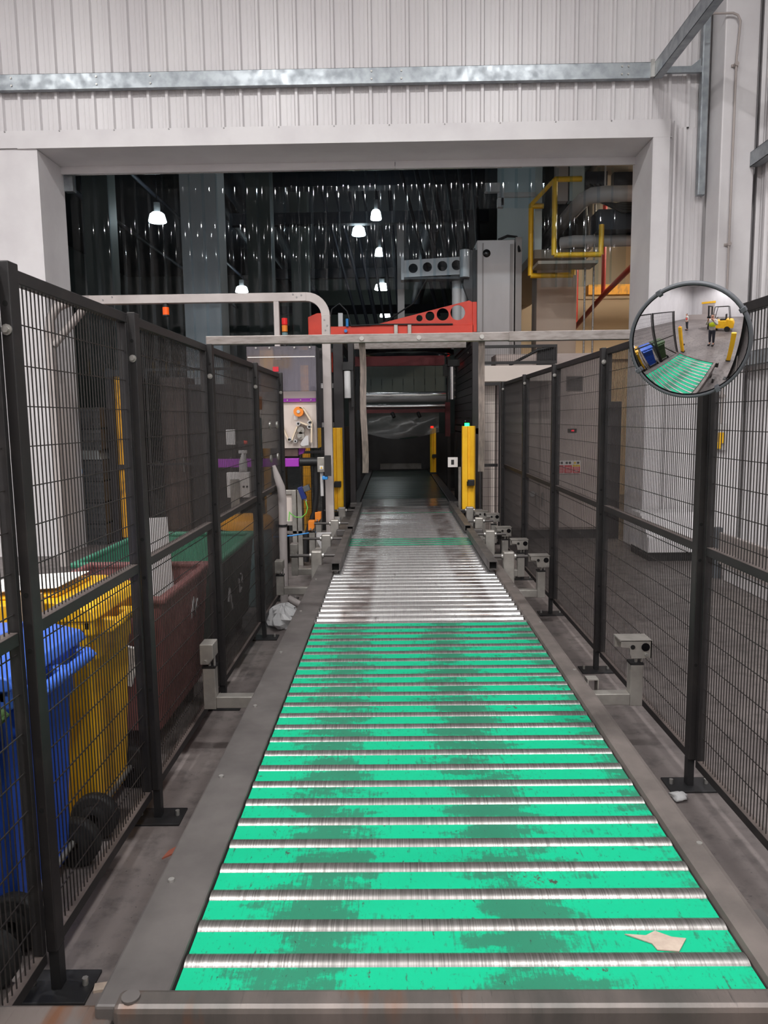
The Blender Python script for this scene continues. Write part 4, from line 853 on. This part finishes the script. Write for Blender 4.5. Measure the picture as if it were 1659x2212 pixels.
wheelie(2.1, 2.6, 'bin_blue', 'bin_blue_lid', 'blue wheelie bin behind the left fence', top=.82)
wheelie(2.72, 3.2, 'bin_yellow', 'bin_yellow', 'yellow wheelie bin behind the left fence', top=.86)
solo('paper_sheet', M(Matrix.Translation((-1.42, 2.95, .972)) @ Matrix.Rotation(-.06, 4, 'Y')).box(-.2, .14, -.16, .16, 0, .002), 'paper', 'large printed notice on the lid of the yellow bin', 'paper')
solo('wooden_batten', M(Matrix.Translation((-1.36, 2.62, 0)) @ Matrix.Rotation(.03, 4, 'Y')).box(-.05, .05, .015, .06, 0, .99), 'wood', 'pale wooden batten standing between the blue and yellow bins', 'batten')
def tub(x0, x1, y0, y1, top, mi, mo, labl):
    t = thing('tub', labl, 'tub', ((x0+x1)/2, (y0+y1)/2, 0))
    def ring(z, i): return [(x0+i, y0+i, z), (x1-i, y0+i, z), (x1-i, y1-i, z), (x0+i, y1-i, z)]
    q = [(0, 1, 5, 4), (1, 2, 6, 5), (2, 3, 7, 6), (3, 0, 4, 7)]; m = M()
    m.add(ring(.12, .07)+ring(top, .02), q+[(3, 2, 1, 0)]); part('outer_shell', m, mo, t, .02)
    m = M(); m.add(ring(.16, .1)+ring(top, .035), [tuple(reversed(k)) for k in q]+[(0, 1, 2, 3)]); part('inner_shell', m, mi, t)
    part('rim', B(x0, x1, y0, y0+.045, top-.03, top+.005).box(x0, x1, y1-.045, y1, top-.03, top+.005).box(x0, x0+.045, y0+.045, y1-.045, top-.03, top+.005).box(x1-.045, x1, y0+.045, y1-.045, top-.03, top+.005), mi, t, .012)
    for x in (x0+.14, x1-.14):
        for y in (y0+.14, y1-.14): part('castor', M().cyl((x-.02, y, .06), (x+.02, y, .06), .06, n=14).box(x-.03, x+.03, y-.03, y+.03, .1, .13), 'tyre', t)
    return t
b = tub(-1.78, -1.06, 3.4, 4.32, .79, 'tub_brown', 'tub_brown', 'large open brown plastic tub on castors behind the left fence')
g = tub(-2.0, -1.08, 4.55, 5.85, .74, 'tub_green_lit', 'tub_green_shaded', 'large open green tub with shaded outside behind the left fence')  # one green tub: lit inside and shaded outside painted as separate colours
for pts in ([(4.85, .42), (4.9, .5), (4.93, .42), (4.97, .34)], [(5.2, .5), (5.22, .4), (5.28, .42)], [(5.28, .52), (5.32, .5), (5.3, .45)]):
    m = M()
    for (a, b_), (c, d_) in zip(pts[:-1], pts[1:]): m.sweep([(-1.098, a, b_), (-1.098, c, d_)], .008, 4)
    part('painted_mark', m, 'grey_plastic', g)
part('painted_mark', M().sweep([(-1.1, 3.95, .55), (-1.085, 3.97, .66), (-1.09, 4.0, .56), (-1.085, 4.04, .64)], .007, 4), 'grey_plastic', b)
solo('white_board', M(Matrix.Translation((-1.3, 4.15, .2)) @ Matrix.Rotation(-.05, 4, 'Y')).box(-.08, .08, 0, .012, 0, .87), 'grey_plastic', 'white board standing up out of the brown tub', 'board')
solo('paper_scrap', M(Matrix.Translation((-1.24, 3.37, .48)) @ Matrix.Rotation(.3, 4, 'Y')).box(-.03, .04, -.002, .02, -.09, .09), 'paper', 'white scrap of paper stuck on the side of the brown tub', 'paper')
t = thing('drum', 'grey blue drum with an orange lid behind the left fence', 'drum', (-1.29, 6.6, 0))
part('body', M().lathe((-1.29, 6.55, 0), [(.001, 0), (.2, 0), (.205, .02), (.215, .64), (.2, .68), (.001, .68)], 28), 'drum_grey', t)
part('lid', M().lathe((-1.29, 6.55, .67), [(.235, 0), (.235, .06), (.2, .1), (.06, .12), (.001, .12)], 28), 'drum_lid', t)
# crates, yellow panel, guard mesh in the hall opening
for k in range(7):
    z = .28*k-(.16 if k > 4 else 0); x0, x1 = (-4.24, -3.78)
    c = thing('crate', f'black plastic crate by the left jamb, {["bottom", "second", "third", "fourth", "fifth", "sixth", "top"][k]} of its tall stack', 'crate', (-4.0, 10.0, z))
    if k != 4: part('shell', B(x0, x1, 9.8, 9.815, z, z+.27).box(x0, x1, 10.2, 10.215, z, z+.27).box(x0, x0+.015, 9.815, 10.2, z, z+.27).box(x1-.015, x1, 9.815, 10.2, z, z+.27).box(x0, x1, 9.815, 10.2, z, z+.015), 'crate', c)
    else: part('shell', M().prism([(x0+.02, z), (x1-.02, z), (x1-.06, z+.12), (x0+.06, z+.12)], 'y', 9.8, 10.2), 'grey_lid', c)
    if k != 4:
        for j in range(3): part('rib', B(x0, x1, 9.785, 9.8, z+.04+.09*j, z+.07+.09*j), 'crate', c)
        for j in range(6): part('vertical_rib', B(x0+.02+.08*j, x0+.04+.08*j, 9.788, 9.8, z, z+.27), 'crate', c)
    if k == 3: part('tag', B(-4.1, -4.05, 9.78, 9.785, z+.1, z+.16), 'blue_clip', c)
t = thing('guard_door', 'tall scuffed yellow guard panel in a black frame inside the hall', 'guard', (-3.5, 10.1, 0))
part('frame', B(-3.78, -3.7, 10.05, 10.15, 0, 2.3).box(-3.36, -3.3, 10.05, 10.15, 0, 2.3).box(-3.7, -3.36, 10.05, 10.15, 2.2, 2.28), 'dark_panel', t); part('panel', B(-3.68, -3.36, 10.09, 10.12, 1.03, 2.2), 'yellow_scuffed', t); part('panel', B(-3.68, -3.36, 10.09, 10.12, .05, .98), 'yellow_scuffed', t); part('middle_bar', B(-3.7, -3.36, 10.06, 10.1, .975, 1.035), 'dark_panel', t)
for i, (a, b_) in enumerate(((-3.28, -2.45), (-2.43, -1.75))): panel('x', 10.15, a, b_, ['dark mesh guard panel beside the yellow guard panel', 'dark mesh guard panel left of the label machine'][i], .05, 2.3, 1.05)
for i, (x0, x1, z1, mt) in enumerate(((-3.2, -2.85, 2.2, 'brown_steel'), (-2.82, -2.2, 2.1, 'dark_panel'), (-2.15, -1.8, 1.9, 'dark_panel'))):
    t = thing('machine_cabinet', ['brown steel machine cabinet behind the mesh guard', 'wide dark machine cabinet behind the mesh guard', 'narrow dark machine cabinet behind the mesh guard'][i], 'cabinet', ((x0+x1)/2, 10.6, 0))
    part('body', B(x0, x1, 10.5, 11, 0, z1), mt, t, .01); part('door', B(x0+.03, x1-.03, 10.48, 10.5, .1, z1-.1), mt, t, .004); part('handle', B(x1-.07, x1-.05, 10.46, 10.48, .9, 1.1), 'bolt', t)

# ------------------------------------------------------------------ litter
solo('paper_scrap', M().prism([(.5, 1.56), (.545, 1.555), (.57, 1.57), (.6, 1.55), (.63, 1.545), (.6, 1.505), (.555, 1.51), (.55, 1.53)], 'z', .4565, .459), 'cardboard', 'torn scrap of dirty paper lying on a green plate near the conveyor end', 'litter')
solo('dead_leaf', M().prism([(-.87, 2.6), (-.84, 2.63), (-.81, 2.66), (-.8, 2.7), (-.83, 2.69), (-.86, 2.65)], 'z', .0, .006), 'leaf', 'reddish brown dead leaf on the floor beside the left rail', 'litter')
solo('wood_chip', M(Matrix.Translation((-.82, 1.97, 0)) @ Matrix.Rotation(.2, 4, 'Z')).box(-.05, .05, -.015, .015, 0, .008), 'cardboard', 'flat brown scrap on the floor beside the near left post foot', 'litter')
solo('plastic_scrap', crumple((1.18, 3.02, .012), .035, .03, .02, 5, .4, 12), 'bag', 'small crumpled clear wrapper at a right post foot', 'litter')

# ------------------------------------------------------------------ near hall lamps and what the mirror shows behind the camera
def near_lamp(x, y, z, r, lab):
    t = thing('high_bay_lamp', lab, 'lamp', (x, y, z), 'high bay lamps of the near hall')
    part('lens', M().lathe((x, y, z), [(.001, 0), (r, 0)], 24), 'lamp_near', t)
    part('reflector', M().lathe((x, y, z), [(r+.01, -.02), (r*.7, .22), (.1, .3), (.1, .5)], 24), 'lamp_body', t); part('rod', M().cyl((x, y, z+.5), (x, y, 9), .02, n=6), 'lamp_body', t)
for i, (x, y) in enumerate(((-6, 2.5), (-2, 2.5), (2, 2.5), (-6, -2.5), (-2, -2.5), (2.4, -2.5), (-2, -7.3), (2.4, -7.3), (-2, -11.8), (2.4, -11.8), (-7, -8))):
    near_lamp(x, y, 8.1, .24, 'round high bay lamp hanging under the ceiling of the near white hall')
struct('door_1', B(-7.5, -4.2, YB+.03, YB+.06, 0, 3.6), 'pipe_grey'); struct('trim_9', B(-7.7, -4.0, YB+.03, YB+.14, 3.6, 4.1), 'yellow')

# people, forklift and guard columns behind the camera, seen in the mirror
def skin(name, vs, es, rs, mt, par, root=0):
    me = bpy.data.meshes.new(name); me.from_pydata([tuple(Vector(v)-WL[par]) for v in vs], es, []); me.materials.append(MATS[mt])
    o = bpy.data.objects.new(name, me); link(o, par, (0, 0, 0)); WL[o] = WL[par]
    o.modifiers.new('skin', 'SKIN').use_smooth_shade = True
    for i, r in enumerate(rs): me.skin_vertices[0].data[i].radius = (r, r) if not isinstance(r, tuple) else r; me.skin_vertices[0].data[i].use_root = i == root
    o.modifiers.new('sub', 'SUBSURF').render_levels = 2
    return o
def person(x, y, rz, vest, arms, lab, holding):
    t = thing('person', lab, 'person', (x, y, 0)); c, sn = math.cos(rz), math.sin(rz)
    P = lambda p: (x+c*p[0]-sn*p[1], y+sn*p[0]+c*p[1], p[2])       # the person faces local +Y
    pts = [(0, 0, .95), (0, 0, 1.12), (0, .01, 1.3), (0, 0, 1.43), (0, .01, 1.5), (0, .02, 1.6), (0, .025, 1.69)]
    es = [(i, i+1) for i in range(6)]; rs = [(.16, .11), (.15, .1), (.17, .11), (.12, .08), .055, (.075, .09), (.07, .08)]
    for sgn, (el, wr) in zip((-1, 1), arms):
        b = len(pts); pts += [(sgn*.19, 0, 1.41), el, wr, (wr[0]-sgn*.01, wr[1]+.06, wr[2]+.03)]; es += [(3, b), (b, b+1), (b+1, b+2), (b+2, b+3)]; rs += [.062, .046, .034, .03]
        h = b+3
        for f in range(4):
            k = len(pts); q = pts[h]; o = (f-1.5)*.018
            pts += [(q[0]+o, q[1]+.035, q[2]+.015), (q[0]+o*1.05, q[1]+.06-.006*abs(f-1.5), q[2]-.002)]; es += [(h, k), (k, k+1)]; rs += [.009, .008]
        k = len(pts); pts += [(q[0]-sgn*.035, q[1]+.015, q[2]+.02), (q[0]-sgn*.045, q[1]+.04, q[2]+.025)]; es += [(b+2, k), (k, k+1)]; rs += [.011, .009]
    for sgn in (-1, 1):
        b = len(pts); pts += [(sgn*.09, 0, .86), (sgn*.1, .015, .48), (sgn*.1, -.01, .1), (sgn*.11, .12, .035)]; es += [(0, b), (b, b+1), (b+1, b+2), (b+2, b+3)]; rs += [.088, .06, .04, .035]
    skin('body', [P(p) for p in pts], es, rs, 'skin', t)
    tp = [(0, 0, .98), (0, 0, .9)]+[q for sgn in (-1, 1) for q in ((sgn*.09, 0, .8), (sgn*.1, .015, .48), (sgn*.1, -.01, .13))]
    skin('trousers', [P(p) for p in tp], [(0, 1), (1, 2), (2, 3), (3, 4), (1, 5), (5, 6), (6, 7)], [(.175, .125), (.17, .125), .105, .08, .062, .105, .08, .062], 'cloth_dark', t)
    sp = [(0, 0, .8), (0, 0, 1.1), (0, .01, 1.3), (0, 0, 1.42)]; e2 = [(0, 1), (1, 2), (2, 3)]; r2 = [(.2, .15), (.175, .125), (.19, .13), (.13, .095)]
    for sgn, (el, wr) in zip((-1, 1), arms):
        b = len(sp); m_ = tuple(a*.3+b_*.7 for a, b_ in zip(el, wr)); sp += [(sgn*.2, 0, 1.4), el, m_]; e2 += [(3, b), (b, b+1), (b+1, b+2)]; r2 += [.078, .06, .05]
    sh = skin('shirt', [P(p) for p in sp], e2, r2, 'cloth_grey', t)
    skin('vest', [P(p) for p in [(0, 0, 1.0), (0, .01, 1.25), (0, 0, 1.42)]], [(0, 1), (1, 2)], [(.195, .145), (.2, .145), (.14, .11)], vest, t)
    skin('hair', [P(p) for p in [(0, -.02, 1.63), (0, -.005, 1.72)]], [(0, 1)], [(.085, .09), (.08, .085)], 'hair', t)
    for sgn in (-1, 1): part('eye', M().lathe(P((sgn*.03, .105, 1.63)), [(.001, -.009), (.008, -.004), (.009, 0), (.008, .004), (.001, .009)], 8), 'black', t); part('shoe', M(Matrix.Translation((x, y, 0)) @ Matrix.Rotation(rz, 4, 'Z')).box(sgn*.11-.048, sgn*.11+.048, -.07, .2, 0, .08), 'black', t, .02)
    part('nose', M().cyl(P((0, .1, 1.62)), P((0, .125, 1.595)), .008, .013, n=8), 'skin', t); part('mouth', M().sweep([P((-.025, .108, 1.56)), P((0, .113, 1.558)), P((.025, .108, 1.56))], .005, 6), 'dark_red', t)
person(.02, -.48, 0, 'vest_yellow', (((-.27, .14, 1.2), (-.085, .3, 1.5)), ((.27, .14, 1.2), (.085, .3, 1.5))), 'person in a yellow safety vest holding up a phone, seen in the mirror', True)
solo('phone', B(-.085, .085, -.035, -.026, 1.56, 1.64), 'black', 'dark phone held up by the person in the yellow vest', 'phone', .003)
person(-3.3, -2.6, .5, 'vest_pink', (((-.26, -.05, 1.15), (-.25, .08, .92)), ((.26, -.05, 1.15), (.25, .1, .92))), 'person in a coral safety vest standing far behind, seen in the mirror', False)
def forklift(x, y):
    t = thing('forklift', 'yellow forklift truck with dark mast behind the photographer, seen in the mirror', 'forklift', (x, y, 0))
    A = lambda *a: B(a[0]+x, a[1]+x, a[2]+y, a[3]+y, a[4], a[5])
    part('chassis', M().prism([(x-.55, .25), (x-.55, .75), (x-.1, .95), (x+.9, .95), (x+1.3, .85), (x+1.35, .3)], 'y', y-.5, y+.5), 'yellow', t, .04)
    part('counterweight', M().prism([(x+.8, .3), (x+.8, 1.1), (x+1.35, 1.0), (x+1.5, .7), (x+1.45, .3)], 'y', y-.52, y+.52), 'yellow', t, .06)
    part('seat', A(.25, .75, -.25, .25, .95, 1.07).box(x+.7, x+.8, y-.25, y+.25, 1.05, 1.5), 'black', t, .03)
    for yy in (-.45, .4):
        part('mast_upright', A(-.78, -.66, yy-.05, yy+.05, .1, 2.3), 'black', t, .005)
        part('guard_post', M().sweep([(x-.45, y+yy, .8), (x-.15, y+yy, 2.15), (x+.95, y+yy, 2.15), (x+1.1, y+yy, 1.0)], .035, 8), 'black', t)
        part('fork', M().prism([(x-.8, .1), (x-.8, .7), (x-.84, .7), (x-.86, .14), (x-1.8, .1), (x-1.8, .08)], 'y', y+yy*.6-.05, y+yy*.6+.05), 'dark_panel', t)
    part('mast_cross', A(-.77, -.67, -.5, .5, 2.2, 2.3).box(x-.77, x-.67, y-.5, y+.5, 1.3, 1.38), 'black', t)
    part('carriage', A(-.82, -.78, -.5, .5, .3, .38).box(x-.82, x-.78, y-.5, y+.5, .62, .7), 'black', t)
    part('roof_guard', A(-.15, .95, -.5, .5, 2.14, 2.19), 'black', t, .02)
    for xx, r in ((-.3, .3), (.95, .24)):
        for yy in (-.55, .4): part('wheel', M().cyl((x+xx, y+yy, r), (x+xx, y+yy+.15, r), r, n=24).cyl((x+xx, y+yy-.005, r), (x+xx, y+yy+.155, r), r*.5, n=16), 'tyre', t)
    part('steering_wheel', M().cyl((x-.05, y, 1.1), (x-.08, y, 1.13), .16, n=20), 'black', t)
forklift(-.5, -3.4)
ycol(-.95, .72, .06, 1.3, 'yellow guard column with amber lamp at the near conveyor end', 'amber_lens')
ycol(1.12, .7, .06, 1.2, 'plain yellow guard column at the near conveyor end')
solo('barrier_wall', B(-9, -2.5, -9.6, -9.5, 0, 1.1), 'pipe_grey', 'low grey barrier far behind the photographer', 'barrier')
